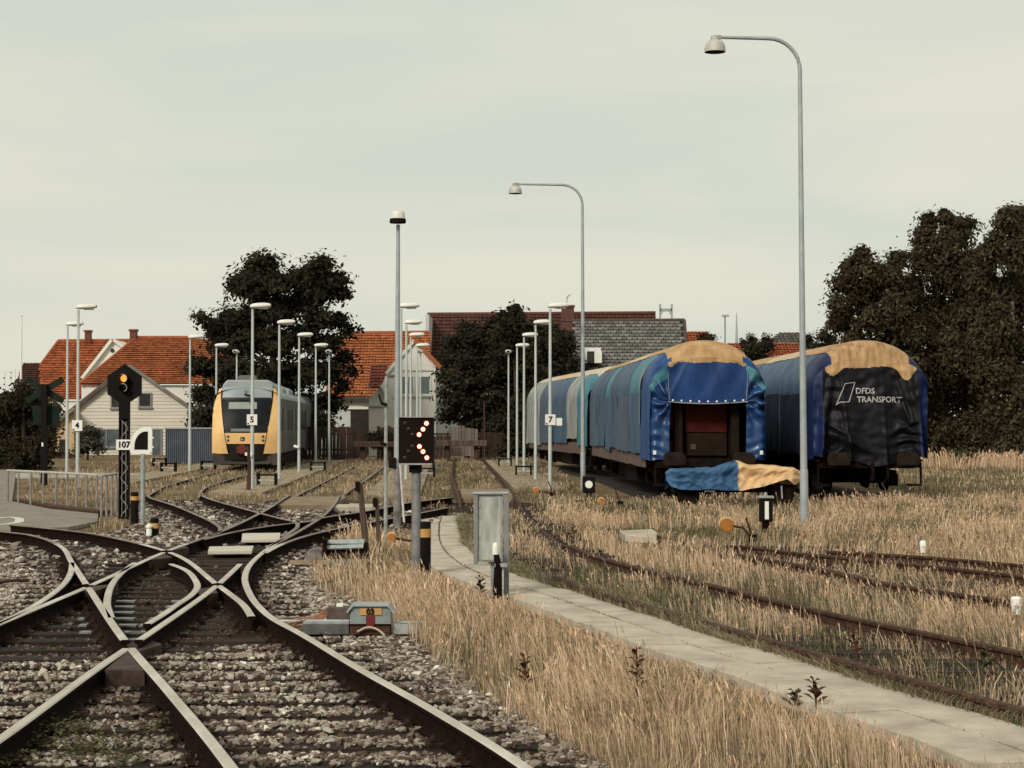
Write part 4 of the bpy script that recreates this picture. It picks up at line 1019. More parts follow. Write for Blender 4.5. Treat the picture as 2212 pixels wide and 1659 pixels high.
# open end: flap with hem, gathered corner drapes
def ztop(x, d=0.0): return ZS + RH * .60 * max(0.0, 1 - abs(x / 1.455) ** 2.1) ** .5
def flap(u, v):
    x = -1.02 + 2.04 * u; zt = ztop(x) + .03; zb = 2.50 - .05 * math.sin(u * math.pi); z = zb + (zt - zb) * v
    f = .035 * math.sin(8 * (x - .5 * (z - 2.5)) + 1) * v + .03 * nn(x * 2.5 - z, z * 1.5, 4) + .025 * math.exp(-((x - .55 + .5 * (z - 2.5)) / .05) ** 2) + .02 * math.exp(-((x + .62 + .5 * (3.3 - z)) / .06) ** 2)
    return (x, -.035 - f - .05 * (1 - v), z)
def flapm(u, v):
    x, y, z = flap(u, v)
    return 1 if z > 3.50 - .11 * math.exp(-((abs(x) - .93) / .11) ** 2) + .012 * math.sin(x * 7) else 0
fl = MB().grid(flap, 60, 44, mif=flapm).build('end_flap', [tarp_mat('flap_blue_tarp', (.008, .030, .115), (.014, .045, .145)), TAN], t, True)
MB().tube([flap(u / 20, 0) for u in range(21)], .014, 6).build('hem_rope', TB[4], fl)
for k in range(9):
    q = flap(.06 + .11 * k, .05); MB().lathe([(.012, -.006), (.026, -.008), (.026, 0), (.012, 0)], (q[0], q[1] - .004, q[2]), 10, axis='y').build('eyelet', 'white', fl)
CREASED = mat('creased_blue_tarp', (.008, .034, .12), (.018, .062, .175), 2, .34, 0, .5, 6, spec=.5)
for sg in (-1, 1):
    def drape(u, v):
        x = .98 + .52 * u; zt = ztop(x) + .02; zb = 1.03 + .05 * nn(x * 3, 1.3 * sg); z = zb + (zt - zb) * v
        rad_ = math.hypot(x - .98, z - 2.52); an = math.atan2(z - 2.52, x - .98)
        w_ = .05 * math.sin(an * 9 + 2.1 * sg + 2 * nn(x * 3, z * 2, sg)) * math.exp(-((rad_ - .35) / .45) ** 2) + .035 * math.sin(z * 21 + x * 9 * nn(z, x, 2) + sg) * (1 if z > 2.3 else .25) * (.4 + u)
        w_ = w_ * 1.7 + .03 * nn(x * 5, z * 5, sg * 3)
        back = .10 * max(0, u - .6) ** 2 / .16
        return (sg * (x - .03 * math.exp(-((z - 2.5) / .25) ** 2)), -.04 - w_ + back * 1.6, z)
    MB().grid(drape, 20, 70, mif=lambda u, v: 1 if v > .86 else 0).build('corner_drape', [CREASED, TB[3]], t, True)
    MB().bx(sg * 1.36 - .04, sg * 1.36 + .04, -.09, -.075, 1.16, 1.26).build('paper_tag', 'white', t)
    MB().tube([(sg * 1.01, -.09, 3.25), (sg * 1.0, -.1, 2.9), (sg * .98, -.1, 2.55)], .008, 6).build('lacing', TB[4], t)
redm = mat('dull_red_panel', (.06, .009, .006), (.04, .006, .005), 3, .8, spec=.1); olv = mat('dark_olive_panel', (.012, .007, .0045), (.02, .012, .007), 4, .85, spec=.1)
MB().bx(-1.34, 1.34, .70, .74, 1.02, 3.1).build('end_wall', mat('black_end_wall', (.005, .003, .0025), (.009, .005, .004), 4, .9, spec=.05), t)
MB().bx(-.48, .58, .62, .695, 1.72, 2.46).build('end_door', redm, t, bevel=.01)
MB().bx(-.46, .58, .61, .695, 1.12, 1.70).build('door_panel', olv, t, bevel=.01); MB().bx(-.36, -.22, .58, .605, 1.28, 1.42).build('handle_plate', mat('dark_brass', (.06, .045, .025)), t)
for a, b in ((1.08, 1.5), (1.8, 2.46)): MB().bx(-1.05, -.84, .4, .695, a, b).build('red_strip', redm, t)
for x0 in (-.80, .66): MB().bx(x0, x0 + .2, .35, .69, 1.08, 3.0).build('gangway_pillar', olv, t)

# ---- second wagon behind it, on the curve
t = wagon_base((4.2, 67.6, 0), math.atan(.105), 19.2, 'second blue grey covered wagon behind the blue and tan one')
roof_strips(t, 19.2, [0, 6, 12.5, 19.1], [tarp_mat('pale_tan_tarp', (.42, .36, .26), (.52, .46, .36)), tarp_mat('faded_tan_tarp', (.4, .3, .2), (.5, .4, .3))])
for sg in (-1, 1):
    for i, (a, b, m_, zb) in enumerate([(0, 2.4, TB[3], 1.1), (2.3, 5.2, TB[4], 1.35), (5.1, 9.5, TB[1], 1.15), (9.4, 14, TB[2], 1.1), (13.9, 19.1, TB[4], 1.0)]):
        nv = max(8, int((b - a) / .14))
        loft(sg * .26, sg * 1.0, a, b, zb, 16, nv, .03, i * 3.1 + sg, .008 + .012 * (i % 2), .06).build('side_tarp', m_, t, True)
for s0 in (-.55, .55): MB().bx(s0 - .45, s0 + .45, .05, .1, 1.1, 3.0).build('end_sheet', TB[1], t)
y = .6
while y < 18.5:
    place('board', bd, t, (-1.45, y, 1.0 + random.uniform(-.02, .02)), (0, 0, random.uniform(-.04, .04))); y += .33

# ---- right-hand wagon, dark sheet with white lettering
t = wagon_base((9.12, 47.0, 0), math.atan(.034), 19.4, 'wagon wholly wrapped in dark tarpaulin with white lettering on its end')
W3 = t
roof_strips(t, 19.4, [0, 1.2, 4.6, 10, 15, 19.3], [TAN_D, TAN, tarp_mat('faded_tan_tarp', (.4, .3, .2), (.5, .4, .3)), TAN])
for sg in (-1, 1):
    for i, (a, b, m_, zb) in enumerate([(0.0, 1.7, DBLUE, 1.06), (1.6, 4.3, TB[5], 1.15), (4.2, 7.6, TB[5], 1.15), (7.5, 12, TB[5], 1.12), (11.9, 19.3, TB[1], 1.1)]):
        nv = max(8, int((b - a) / .09))
        loft(sg * .235, sg * .60, a, b, zb, 8, nv, .018, i * 3.9 + sg, .006 + .005 * (i % 2)).build('shoulder_tarp', DBLUE if i == 0 else TB[1], t, True)
        loft(sg * .585, sg * 1.0, a, b, zb, 10, nv, .035, i * 1.9 + sg * 2, .010 + .006 * (i % 2), .06).build('side_tarp', m_, t, True)
ropes(W3, (4.3, 9.5), 1.1)
def endz(x): return 1.02 - .16 * math.exp(-((x - .2) / .55) ** 2) + .12 * (abs(x) / 1.5) ** 2 + .03 * nn(x * 4, 2.2)
def end_y(x, z):
    d = max(0.0, (3.45 - z)) / 2.4
    f = .05 * d ** .5 * math.sin(7.5 * x + 1.2 * nn(x, z, 7)) * (.25 + abs(x) / 1.3)
    for cx_, sl, wd_, am in ((-1.02, -.16, .10, .15), (-.78, .10, .07, .08), (.95, .14, .08, .13), (.62, .26, .06, .07), (1.2, .02, .07, .09), (-1.25, -.02, .07, .09), (.28, .05, .05, .03)):
        f += am * d ** .6 * math.exp(-(((x - cx_) - sl * (3.2 - z)) / wd_) ** 2)
    f += .09 * math.exp(-((z - 1.75 + .55 * (x + .8)) / .09) ** 2) * math.exp(-((x + .75) / .35) ** 2) + .07 * math.exp(-((z - 1.9 - .5 * (x - .9)) / .08) ** 2) * math.exp(-((x - .95) / .3) ** 2)
    f += .10 * math.exp(-((z - 1.25 + .4 * x) / .10) ** 2) * math.exp(-((x + .55) / .45) ** 2) + .05 * math.sin(z * 14 + 6 * nn(x * 1.5, z * 2, 1)) * math.exp(-((abs(x) - .95) / .25) ** 2) * d
    f += .025 * nn(x * 4, z * 5, 9) + .05 * max(0, 1.35 - z) * nn(x * 6, z * 6, 3)
    return -.05 - f * 1.7 + .22 * max(0, abs(x) - 1.15) ** 1.5 * 2
def endf(u, v):
    x = -1.485 + 2.97 * u; z0 = endz(x); zt = ztop(x * .98) + .035; z = z0 + (zt - z0) * v
    return (x, end_y(x, z) * min(1, (1 - v) * 9 + .25), z)
def endm(u, v):
    x = -1.485 + 2.97 * u; z0 = endz(x); z = z0 + (ztop(x * .98) - z0) * v
    lim = 3.34 - .24 * math.exp(-((x + .98) / .2) ** 2) - .30 * math.exp(-((x - .9) / .2) ** 2) + .02 * math.sin(x * 5)
    if abs(x) > 1.19 + .10 * (3.3 - z) * (0.55 if x < 0 else .05) + .04 * math.sin(z * 3): return 2
    return 1 if z > lim else 0
e = MB().grid(endf, 150, 110, mif=endm).build('end_tarp', [NAVYB, TAN_D, DBLUE], t, True)
wl = mat('grey_white_lettering', (.42, .42, .42), (.30, .30, .30), 12, .7)
def drape_text(txt, size, x0, z0, sx=1.0):
    me = text_mesh(txt, size, 0, .004)
    xs = [v.co.x for v in me.vertices]; ox = min(xs)
    for v in me.vertices:
        x = x0 + (v.co.x - ox) * sx; z = z0 + v.co.y - .06 * max(0, x - .35) ** 1.5
        v.co = Vector((x, end_y(x, z) - .014, z))
    me.materials.clear(); me.materials.append(wl)
    place('lettering', me, e)
ppm = FPX / 47.0
X_ = lambda px: (px - CX) / ppm - 9.12
Z_ = lambda py: CAMZ + (HOR - py) / ppm
drape_text('DFDS', .205, X_(1848), Z_(845), .98)
drape_text('TRANSPORT', .205, X_(1850), Z_(863.5), .98)
def stroke(pts, wd_):
    mb = MB()
    for (xa, za), (xb, zb) in zip(pts[:-1], pts[1:]):
        n = 8; d = Vector((xb - xa, zb - za)).normalized(); nx, nz_ = -d.y * wd_, d.x * wd_; vs = []
        for i in range(n + 1):
            x, z = xa + (xb - xa) * i / n, za + (zb - za) * i / n
            for s in (-1, 1): vs.append((x + s * nx, end_y(x + s * nx, z + s * nz_) - .014, z + s * nz_))
        mb.add(vs, [(2 * i, 2 * i + 1, 2 * i + 3, 2 * i + 2) for i in range(n)])
    return mb
em = [(1823, 829), (1846, 826), (1832, 868), (1811, 869), (1804, 875), (1823, 829)]
stroke([(X_(a), Z_(b)) for a, b in em], .011).build('emblem', wl, e)

# ---- tarpaulin heap over a low trolley
g = D(1585, HOR, 43.6)
t = thing('covered_trolley', 'low trolley under a crumpled half blue half tan tarpaulin', 'trolley', (g.x, 43.6, 0))
def heap(x, v):
    rdg = lambda q: 1 - 2.4 * abs(q)
    top = float(np.interp(x, [-1.62, -1.5, -1.0, -.45, -.1, .05, .35, .9, 1.4, 1.58], [.78, .88, .90, .92, 1.04, 1.06, .95, .95, .92, .80])) + .02 * nn(x * 4, 1)
    bot = float(np.interp(x, [-1.62, -1.5, -1.2, -.5, .1, .5, .9, 1.15, 1.35, 1.58], [.62, .46, .40, .40, .38, .44, .56, .64, .52, .62]))
    dep = float(np.interp(x, [-1.62, -1.4, 1.3, 1.58], [.16, .5, .5, .18]))
    a = v * 2.2
    if a < .8: q = a / .8; y, z = -dep - .06 * (1 - q), bot + (top - .05 - bot) * q ** .85
    elif a < 1.6: q = (a - .8) / .8; y, z = -dep + q * dep * 2, top - .05 + .07 * math.sin(q * math.pi)
    else: y, z = dep, top - .05 - (a - 1.6) * .6
    k = .35 + .65 * min(1, (x + 1.62) / .3, (1.58 - x) / .3)
    w_ = k * (.085 * rdg(nn(x * 1.7 + .9 * a, a * 1.3, 2)) * (1 if a < 1 else .5) + .045 * rdg(nn(x * 4.1 - a * 2, a * 3.2, 7)) + .05 * nn(x * 1.2, a * 2, 5) - .06)
    return (x, y - w_ * 1.2, z + w_ * .35)
MB().grid(lambda u, v: heap(-1.62 + 1.68 * u, v), 70, 40).build('blue_sheet', tarp_mat('sky_blue_tarp', (.02, .06, .15), (.05, .125, .23), .34), t, True)
MB().grid(lambda u, v: heap(.03 + 1.55 * u, v), 64, 40).build('tan_sheet', tarp_mat('bright_tan_tarp', (.52, .33, .16), (.62, .42, .23), .6), t, True)
MB().bx(-1.45, 1.4, -.36, .4, .34, .50).build('frame', 'dark', t)
for x in (-1.1, 1.1):
    for y in (-.3, .34): MB().lathe([(.05, -.05), (.26, -.045), (.26, .045), (.05, .05)], (x, y, .26), 18, axis='y').build('wheel', 'dark', t, True, 40)
MB().tube([(1.05, -.5, .5), (1.06, -.52, .2)], .02, 6).build('strap', TB[4], t)
MB().bx(-.75, -.5, -.56, -.55, .36, .40).build('label_tag', TB[4], t)

# ================================================================== the yellow and grey railcar
YL = mat('warm_yellow_paint', (.72, .455, .195), (.64, .39, .16), 2, .5, spec=.3)
GB = mat('pale_blue_grey_paint', (.21, .25, .275), (.27, .305, .32), 2, .45, spec=.4); GD = mat('grey_side_paint', (.065, .073, .078), (.10, .108, .11), 2, .5)
GL = mat('dark_train_glass', (.007, .008, .010), (.016, .018, .021), 1.5, .35, spec=.06); BK = mat('train_black', (.008, .006, .006), rough=.5)
TY = 75.0; g = D(530, HOR, TY)
t = thing('diesel_railcar', 'yellow fronted diesel railcar with blue grey roof waiting at the platform', 'train', (g.x, TY, 0), math.atan(.060))
def hw(z): return 1.375 - .30 * max(0, (z - 2.45) / 1.1) ** 1.3 - .02 * max(0, .9 - z)
def fy(x, z):   # front surface, raked and rounded in plan
    return .08 + .30 * (abs(x) / 1.375) ** 2.6 + (.34 * max(0, z - 1.5) ** 1.25) + .10 * max(0, 1.1 - z)
def patch(name, xl, xr, z0, z1, m_, parent, nu=10, nv=10, out_=0.0):
    def fn(u, v):
        z = z0 + (z1 - z0) * v; a, b = xl(z), xr(z); x = a + (b - a) * u
        return (x, fy(x, z) - out_, z)
    return MB().grid(fn, nu, nv).build(name, m_, parent, True)
inn = lambda z: np.interp(z, [.7, 1.12, 1.55, 2.2, 2.9, 3.3, 3.5], [.70, .78, .86, .96, 1.05, 1.06, 1.0])
win = patch('windscreen', lambda z: -inn(z) + .02, lambda z: inn(z) - .02, 1.53, 2.94, GL, t, 14, 10)
patch('blind', lambda z: -.72, lambda z: .42, 2.52, 2.80, mat('greenish_blind', (.20, .235, .215), (.25, .28, .25), 3, .5), win, 6, 2, .012)
patch('desk_reflection', lambda z: -.6, lambda z: .35, 1.60, 1.72, mat('grey_desk', (.15, .16, .16)), win, 6, 2, .012)
patch('headcode_bar', lambda z: -.98, lambda z: .98, 2.90, 2.99, BK, t, 10, 2, .012)
hood = patch('hood', lambda z: -min(hw(z) - .16, 1.0), lambda z: min(hw(z) - .16, 1.0), 2.96, 3.42, GB, t, 14, 8)
MB().lathe([(.0, -.05), (.075, -.045), (.085, 0)], (-.03, fy(0, 3.24), 3.24), 12, axis='y').build('headlamp', 'galv_dirty', hood); MB().box((.02, fy(0, 3.1) - .06, 3.1), (.22, .1, .07), ry=.3).build('horn', BK, hood)
patch('nose_band', lambda z: -inn(z), lambda z: inn(z), 1.10, 1.54, YL, t, 14, 5, .01)
for s in (-1, 1):
    patch('cab_pillar', (lambda z: inn(z) - .01) if s > 0 else (lambda z: -hw(z)), (lambda z: hw(z)) if s > 0 else (lambda z: -inn(z) + .01), .70, 3.36, YL, t, 6, 18, .014)
    for z in (1.40, 1.24):
        q = s * .70; MB().lathe([(.0, -.03), (.05, -.02), (.058, 0)], (q, fy(q, z) - .01, z), 12, axis='y').build('headlight', mat('lamp_glass', (.10, .075, .05), rough=.15, spec=.7), t, True)
    # cab side, yellow
    MB().grid(lambda u, v: (s * hw(.7 + 2.2 * v), fy(1.375, .7 + 2.2 * v) + (.75 - .25 * v) * u, .7 + 2.2 * v), 3, 10).build('cab_side', YL, t, True)
    MB().bx(s * 1.378 - .004, s * 1.378 + .004, .62, 1.05, 1.58, 2.5).build('cab_side_window', GL, t)
MB().box((-.12, fy(0, 1.3) - .02, 1.30), (.17, .02, .15)).build('number_box', BK, t)
MB().tube([(.1, fy(.1, 2.86) - .05, 2.86), (.42, fy(.42, 2.2) - .04, 2.2), (.46, fy(.46, 1.95) - .03, 1.95)], .018, 6).build('wiper', BK, win)
for s in (-1, 1): MB().tube([(s * inn(z_), fy(inn(z_), z_) - .02, z_) for z_ in np.linspace(.72, 3.3, 12)], .014, 5).build('pillar_seam', BK, t)
for dx, dz, a_, b_ in ((-.03, .0, .018, .08), (.01, -.03, .07, .018)): MB().box((-.12 + dx, fy(0, 1.3) - .034, 1.30 + dz), (a_, .006, b_)).build('number_mark', 'white', t)
patch('lower_front', lambda z: -.86, lambda z: .86, .45, 1.12, BK, t, 8, 5, -.05)
MB().lathe([(.16, -.25), (.2, -.2), (.2, .1)], (-.12, .1, .86), 14, axis='y').bx(-.35, .12, -.05, .1, .72, 1.0).build('coupler', mat('red_coupler', (.16, .02, .014), (.09, .014, .012), 6, .6), t, True, 40)
MB().prism([(-1.3, .24), (1.3, .24), (1.36, .72), (-1.36, .72)], .30, .5).build('skirt', mat('dark_skirt', (.035, .026, .024), (.06, .048, .044), 3, .7), t)
MB().bx(-1.0, 1.0, .2, .3, .28, .36).build('rail_guard', mat('dull_bar', (.05, .05, .05)), t)
LT = 21.0
for s in (-1, 1):
    MB().bx(s * 1.34 - .03, s * 1.34 + .03, 1.2, LT, .7, 1.62).build('lower_side', GD, t); MB().bx(s * 1.34 - .03, s * 1.34 + .03, 1.2, LT, 2.55, 2.95).build('upper_side', GD, t)
    MB().bx(s * 1.335 - .025, s * 1.335 + .025, 1.2, LT, 1.62, 2.55).build('window_band', GL, t)
    for y in (3.2, 9.5, 14.5): MB().bx(s * 1.36 - .02, s * 1.36 + .02, y, y + 1.4, .72, 2.55).build('door', mat('door_grey', (.11, .10, .10), (.15, .14, .14), 2, .4), t)
    for y in (1.3, 2.6, 5.2, 7.4, 12): MB().bx(s * 1.372 - .006, s * 1.372 + .006, y, y + .12, 1.5, 2.6).build('window_pillar', GB, t)
MB().bx(-1.3, 1.3, .6, LT, .3, .7).build('underbody', 'dark', t)
def rf(u, v):
    a = R(180) * u; y = .82 + (LT - .82) * v; return (-1.36 * math.cos(a), y, 2.93 + (.50 if v > .02 else .46) * math.sin(a) ** .8)
MB().grid(rf, 16, 8).build('roof', GB, t, True)
for y0, y1, hh, ww in ((1.1, 3.0, 3.72, 1.05), (4.2, 6.8, 3.68, 1.0), (8.2, 11, 3.66, 1.0), (13, 16, 3.64, 1.0)):
    MB().prism([(-ww, 3.22), (-ww + .02, 3.5), (-ww + .2, hh), (ww - .2, hh), (ww - .02, 3.5), (ww, 3.22)], y0, y1).build('roof_pod', mat('pale_roof_pod', (.25, .28, .28), (.31, .335, .33), 2, .5), t, bevel=.06)
MB().bx(-.42, .32, 1.4, 2.1, 3.72, 3.88).bx(-.38, .28, 1.45, 2.0, 3.88, 3.92).build('roof_vent', mat('vent_grey', (.12, .13, .13)), t, bevel=.03)
# trailing half, bending away on the curve
MB().prism([(-1.36, .5), (1.36, .5), (1.36, 2.9), (1.1, 3.35), (-1.1, 3.35), (-1.36, 2.9)], LT + .7, LT + 18).build('rear_body', GD, t)
MB().bx(-1.1, 1.1, LT, LT + .7, .6, 3.2).build('gangway_bellows', BK, t)
for y in (2.6, LT - 1):
    for s in (-1, 1): MB().lathe([(.08, -.06), (.4, -.05), (.42, .05), (.08, .06)], (s * .75, y, .56), 18, axis='x').build('wheel', 'dark', t, True, 40)

# dark sheets on the ground, painting in the shade beneath the standing wagons
shade_mat = mat('under_wagon_shade', (.006, .004, .003), (.03, .02, .014), 3, .95, bump=.6, bscale=20)
for x0, y0, sl, lab in ((4.97, 46.2, -.034, 'painted shade on the ground under the blue and tan wagon'), (9.12, 46.2, -.034, 'painted shade on the ground under the lettered wagon')):
    o = MB().slab([(x0 - 1.5, y0), (x0 + 1.5, y0), (x0 + 1.5 + sl * 21, y0 + 21), (x0 - 1.5 + sl * 21, y0 + 21)], -.09, -.045).build('under_wagon_shade', shade_mat); tag(o, lab, kind='stuff')
o = MB().slab([(2.7, 67.3), (5.7, 67.3), (3.7, 87), (.7, 87)], -.09, -.045).build('under_wagon_shade', shade_mat); tag(o, 'painted shade on the ground under the second wagon', kind='stuff')

# ================================================================== houses
ORG = matcol('orange_clay_tile', .8); 
def tiles(parent, O, Uv, Vv, tw, th, poly, base, var, name='roof_tiles', wave=.034, lift=.08, flat=False, seed=1):
    O, Uv, Vv = np.array(O, float), np.array(Uv, float), np.array(Vv, float)
    lu, lv = np.linalg.norm(Uv), np.linalg.norm(Vv); nu, nv = int(lu / tw), int(lv / th)
    nrm = np.cross(Uv / lu, Vv / lv); nrm = nrm if nrm[1] < 0 else -nrm
    uu, vv = np.meshgrid((np.arange(nu) + .5) / nu, (np.arange(nv) + .5) / nv); uu, vv = uu.ravel(), vv.ravel()
    if poly: ok = inpoly(uu, vv, poly); uu, vv = uu[ok], vv[ok]
    m = len(uu); k = 5; r2 = np.random.default_rng(seed)
    s = np.linspace(-.5, .5, k); hgt = wave * np.cos(s * 2 * np.pi) if not flat else np.zeros(k)
    V = np.zeros((m, 2 * k, 3))
    jit = r2.normal(0, .006, m)
    for i in range(k):
        for j, (dv, lf) in enumerate(((-.54, lift), (.54, 0.0))):
            V[:, j * k + i] = O + np.outer(uu + s[i] / nu, Uv) + np.outer(vv + dv / nv, Vv) + (hgt[i] + lf + jit)[:, None] * nrm
    F = np.array([(i, i + 1, k + i + 1, k + i) for i in range(k - 1)])
    F = (F[None] + (np.arange(m) * 2 * k)[:, None, None]).reshape(-1, 4)
    patch_ = fbm(uu * 9, vv * 6, 1.0, seed)[:, None]
    c = np.array(base) * (1 + var * (r2.random((m, 1)) - .5) * 2) * (.78 + .45 * patch_)
    me = nmesh(name, V.reshape(-1, 3), F, ORG, np.repeat(c, 2 * k, 0))
    o = place(name, me, parent); o['kind'] = 'stuff'
    MB().add([tuple(O + Uv * a + Vv * b - nrm * .03) for a, b in (poly or [(0, 0), (1, 0), (1, 1), (0, 1)])], [tuple(range(len(poly) if poly else 4))]).build('roof_deck', mat('under_tile', (.12, .04, .02)), parent)
    return o
def roof4(parent, el, er, rl, rr, tw, th, base, var, **k):    # quad given by eave/ridge corners; tiles laid on the bounding sheet and cut to it
    el, er, rl, rr = map(np.array, (el, er, rl, rr))
    x0, x1 = min(el[0], rl[0]), max(er[0], rr[0])
    fx = lambda p: (p[0] - x0) / (x1 - x0)
    O = np.array([x0, el[1], el[2]]); Uv = np.array([x1 - x0, 0, 0]); Vv = np.array([0, rl[1] - el[1], rl[2] - el[2]])
    return tiles(parent, O, Uv, Vv, tw, th, [(fx(el), 0), (fx(er), 0), (fx(rr), 1), (fx(rl), 1)], base, var, **k)
def ridge(parent, a, b, r_=.12, m_=None, name='ridge_cap'):
    MB().tube([a, b], r_, 8).build(name, m_ or mat('ridge_clay', (.22, .07, .03), (.30, .10, .045), 3, .85), parent, True, 60)
WHT = mat('lime_render', (.64, .62, .56), (.74, .715, .65), .8, .9, bump=.15, bscale=8); WHB = mat('cool_render', (.42, .44, .425), (.50, .515, .49), .8, .9, bump=.15, bscale=8)
GLS = mat('house_glass', (.05, .065, .07), (.12, .145, .15), .6, .12, spec=.6); DKG = mat('dark_house_glass', (.010, .008, .008), (.03, .025, .024), .8, .15, spec=.5)
def XZ(x, y, Y): q = D(x, y, Y); return (q.x, q.z)
def window(parent, x0, x1, y0, y1, Y, frame, glass, bars=1, fw=.07, sill=True):
    (a, b), (c, d) = XZ(x0, y1, Y), XZ(x1, y0, Y)
    f = MB()
    f.bx(a, c, Y - .06, Y - .01, d - fw, d).bx(a, c, Y - .06, Y - .01, b, b + fw).bx(a, a + fw, Y - .06, Y - .01, b + fw, d - fw).bx(c - fw, c, Y - .06, Y - .01, b + fw, d - fw)
    for i in range(1, bars): q = a + (c - a) * i / bars; f.bx(q - fw / 2, q + fw / 2, Y - .06, Y - .01, b + fw, d - fw)
    w_ = f.build('window', frame, parent)
    MB().bx(a + fw * .9, c - fw * .9, Y - .02, Y - .003, b + fw * .9, d - fw * .9).build('pane', glass, w_)
    if sill: MB().bx(a - .05, c + .05, Y - .12, Y - .01, b - .07, b - .003).build('sill', frame, w_)
    return w_
def chimney(parent, x0, x1, y0, y1, Y, m_=None):
    (a, b), (c, d) = XZ(x0, y1, Y), XZ(x1, y0, Y)
    br = m_ or mat('chimney_brick', (.10, .032, .022), (.16, .055, .036), 6, .85)
    ch = MB().bx(a + .06, c - .06, Y, Y + .5, b - .6, d - .12).build('chimney', br, parent)
    MB().bx(a, c, Y - .06, Y + .56, d - .14, d).build('chimney_cap', br, ch); MB().bx(a, c, Y - .06, Y + .56, b, b + .12).build('chimney_foot', br, ch)

# ---- clapboard house, left
HY = 115.0
t = thing('clapboard_house', 'pale clapboard gable house with cream lean-to behind signal 107', 'house')
gab = [(159, 1000), (409, 1000), (409, 880), (278, 794), (159, 886)]
MB().prism([XZ(x, y, HY) for x, y in gab], HY + .03, HY + 9, dx=-2.35).build('wall', mat('wall_backing', (.42, .39, .33)), t)
bm = mat('clapboard_paint', (.50, .465, .395), (.60, .56, .48), 1.2, .8, stretch=(.3, 1, 6))
gl = lambda z: None
apex = XZ(278, 794, HY); el = XZ(159, 886, HY); er = XZ(409, 880, HY); zb = XZ(159, 1000, HY)[1]
z = zb; bh = .213
while z < apex[1] - .08:
    def ext(zz):
        l_ = el[0] if zz < el[1] else el[0] + (apex[0] - el[0]) * (zz - el[1]) / (apex[1] - el[1])
        r_ = er[0] if zz < er[1] else er[0] + (apex[0] - er[0]) * (zz - er[1]) / (apex[1] - er[1])
        return l_, r_
    l0, r0 = ext(z); l1, r1 = ext(min(z + bh, apex[1] - .01))
    MB().hexa([(l0, HY - .035, z), (r0, HY - .035, z), (r1, HY - .005, z + bh), (l1, HY - .005, z + bh)], [(l0, HY + .02, z), (r0, HY + .02, z), (r1, HY + .02, z + bh), (l1, HY + .02, z + bh)]).build('board', bm, t)
    z += bh
YW = HY - .05
for q in ((239, 262, 850, 882), (299, 328, 848, 880)): window(t, *q, YW, mat('slate_frame', (.20, .205, .21)), DKG, 1, .08)
window(t, 198, 262, 927, 966, YW, mat('slate_frame', (.2, .2, .2)), GLS, 2, .06); window(t, 328, 350, 926, 992, YW, mat('slate_frame', (.2, .2, .2)), GLS, 1, .08, False)
def verge(p, q, Y0, Y1, th_, m_, name, m2=None):
    dx = -.255 * (Y1 - Y0)
    a, b = XZ(*p, Y0), XZ(*q, Y0)
    d = Vector((b[0] - a[0], b[1] - a[1])).normalized(); nx, nz_ = -d.y * th_, d.x * th_
    if nz_ < 0: nx, nz_ = -nx, -nz_
    MB().hexa([(a[0], Y0, a[1]), (b[0], Y0, b[1]), (b[0] + nx, Y0, b[1] + nz_), (a[0] + nx, Y0, a[1] + nz_)], [(a[0] + dx, Y1, a[1]), (b[0] + dx, Y1, b[1]), (b[0] + nx + dx, Y1, b[1] + nz_), (a[0] + nx + dx, Y1, a[1] + nz_)]).build(name, m_, t)
verge((152, 893), (278, 793), HY - .35, HY + 9, .2, mat('dark_eternit', (.06, .045, .04), (.10, .08, .072), 2, .8), 'roof'); verge((278, 793), (424, 893), HY - .35, HY + 9, .2, mat('grey_eternit', (.13, .12, .11), (.2, .185, .17), 2, .8), 'roof')
MB().tube([D(162, 889, HY - .3), D(163, 985, HY - .3)], .06, 8).build('downpipe', 'black', t)
CRM = mat('cream_render', (.42, .30, .17), (.50, .37, .22), .8, .9, bump=.2, bscale=6)
MB().prism([XZ(x, y, HY - 1) for x, y in ((104, 1006), (160, 1006), (160, 884), (104, 926))], HY - 1, HY + 7).build('lean_to_wall', CRM, t)
verge((100, 933), (163, 884), HY - 1.4, HY + 7, .16, mat('grey_eternit', (.1, .1, .1)), 'lean_to_roof')
(a, b), (c, d) = XZ(128, 976, HY - 1), XZ(142, 949, HY - 1); MB().bx(a, c, HY - 1.03, HY - 1.0, b, d).build('hatch', DKG, t)

# ---- red roofed houses behind it
OB = (.36, .112, .043)
t = thing('tiled_house', 'house with broad hipped orange tile roof and brick chimney on the left', 'house')
Y0, Y1 = 124.0, 129.0
roof4(t, D(173, 829, Y0), D(424, 829, Y0), D(294, 729, Y1), D(408, 729, Y1), .19, .27, OB, .28, seed=3)
ridge(t, D(294, 729, Y1), D(408, 729, Y1)); ridge(t, D(173, 829, Y0), D(294, 729, Y1), .11)
tiles(t, D(424, 829, Y0), (2.2, 7, 0), np.array(D(408, 729, Y1)) - np.array(D(424, 829, Y0)), .19, .27, None, OB, .25, seed=4)
MB().prism([XZ(x, y, Y0 + .3) for x, y in ((176, 1000), (420, 1000), (420, 832), (176, 832))], Y0 + .3, Y0 + 9).build('wall', WHT, t)
chimney(t, 278, 296, 711, 740, Y1 - .3)
t = thing('tiled_house', 'orange tiled house with white gable and round attic window at far left', 'house')
Y0, Y1 = 134.0, 139.0
roof4(t, D(86, 862, Y0), D(300, 862, Y0), D(86, 790, Y0 + 2.9), D(300, 790, Y0 + 2.9), .19, .27, (.33, .094, .037), .32, seed=5)
roof4(t, D(86, 791, Y0 + 2.9), D(300, 791, Y0 + 2.9), D(126, 736, Y1), D(300, 735, Y1), .19, .27, (.33, .094, .037), .32, seed=6)
ridge(t, D(126, 736, Y1), D(296, 735, Y1)); ridge(t, D(86, 790, Y0 + 2.9), D(126, 736, Y1), .1)
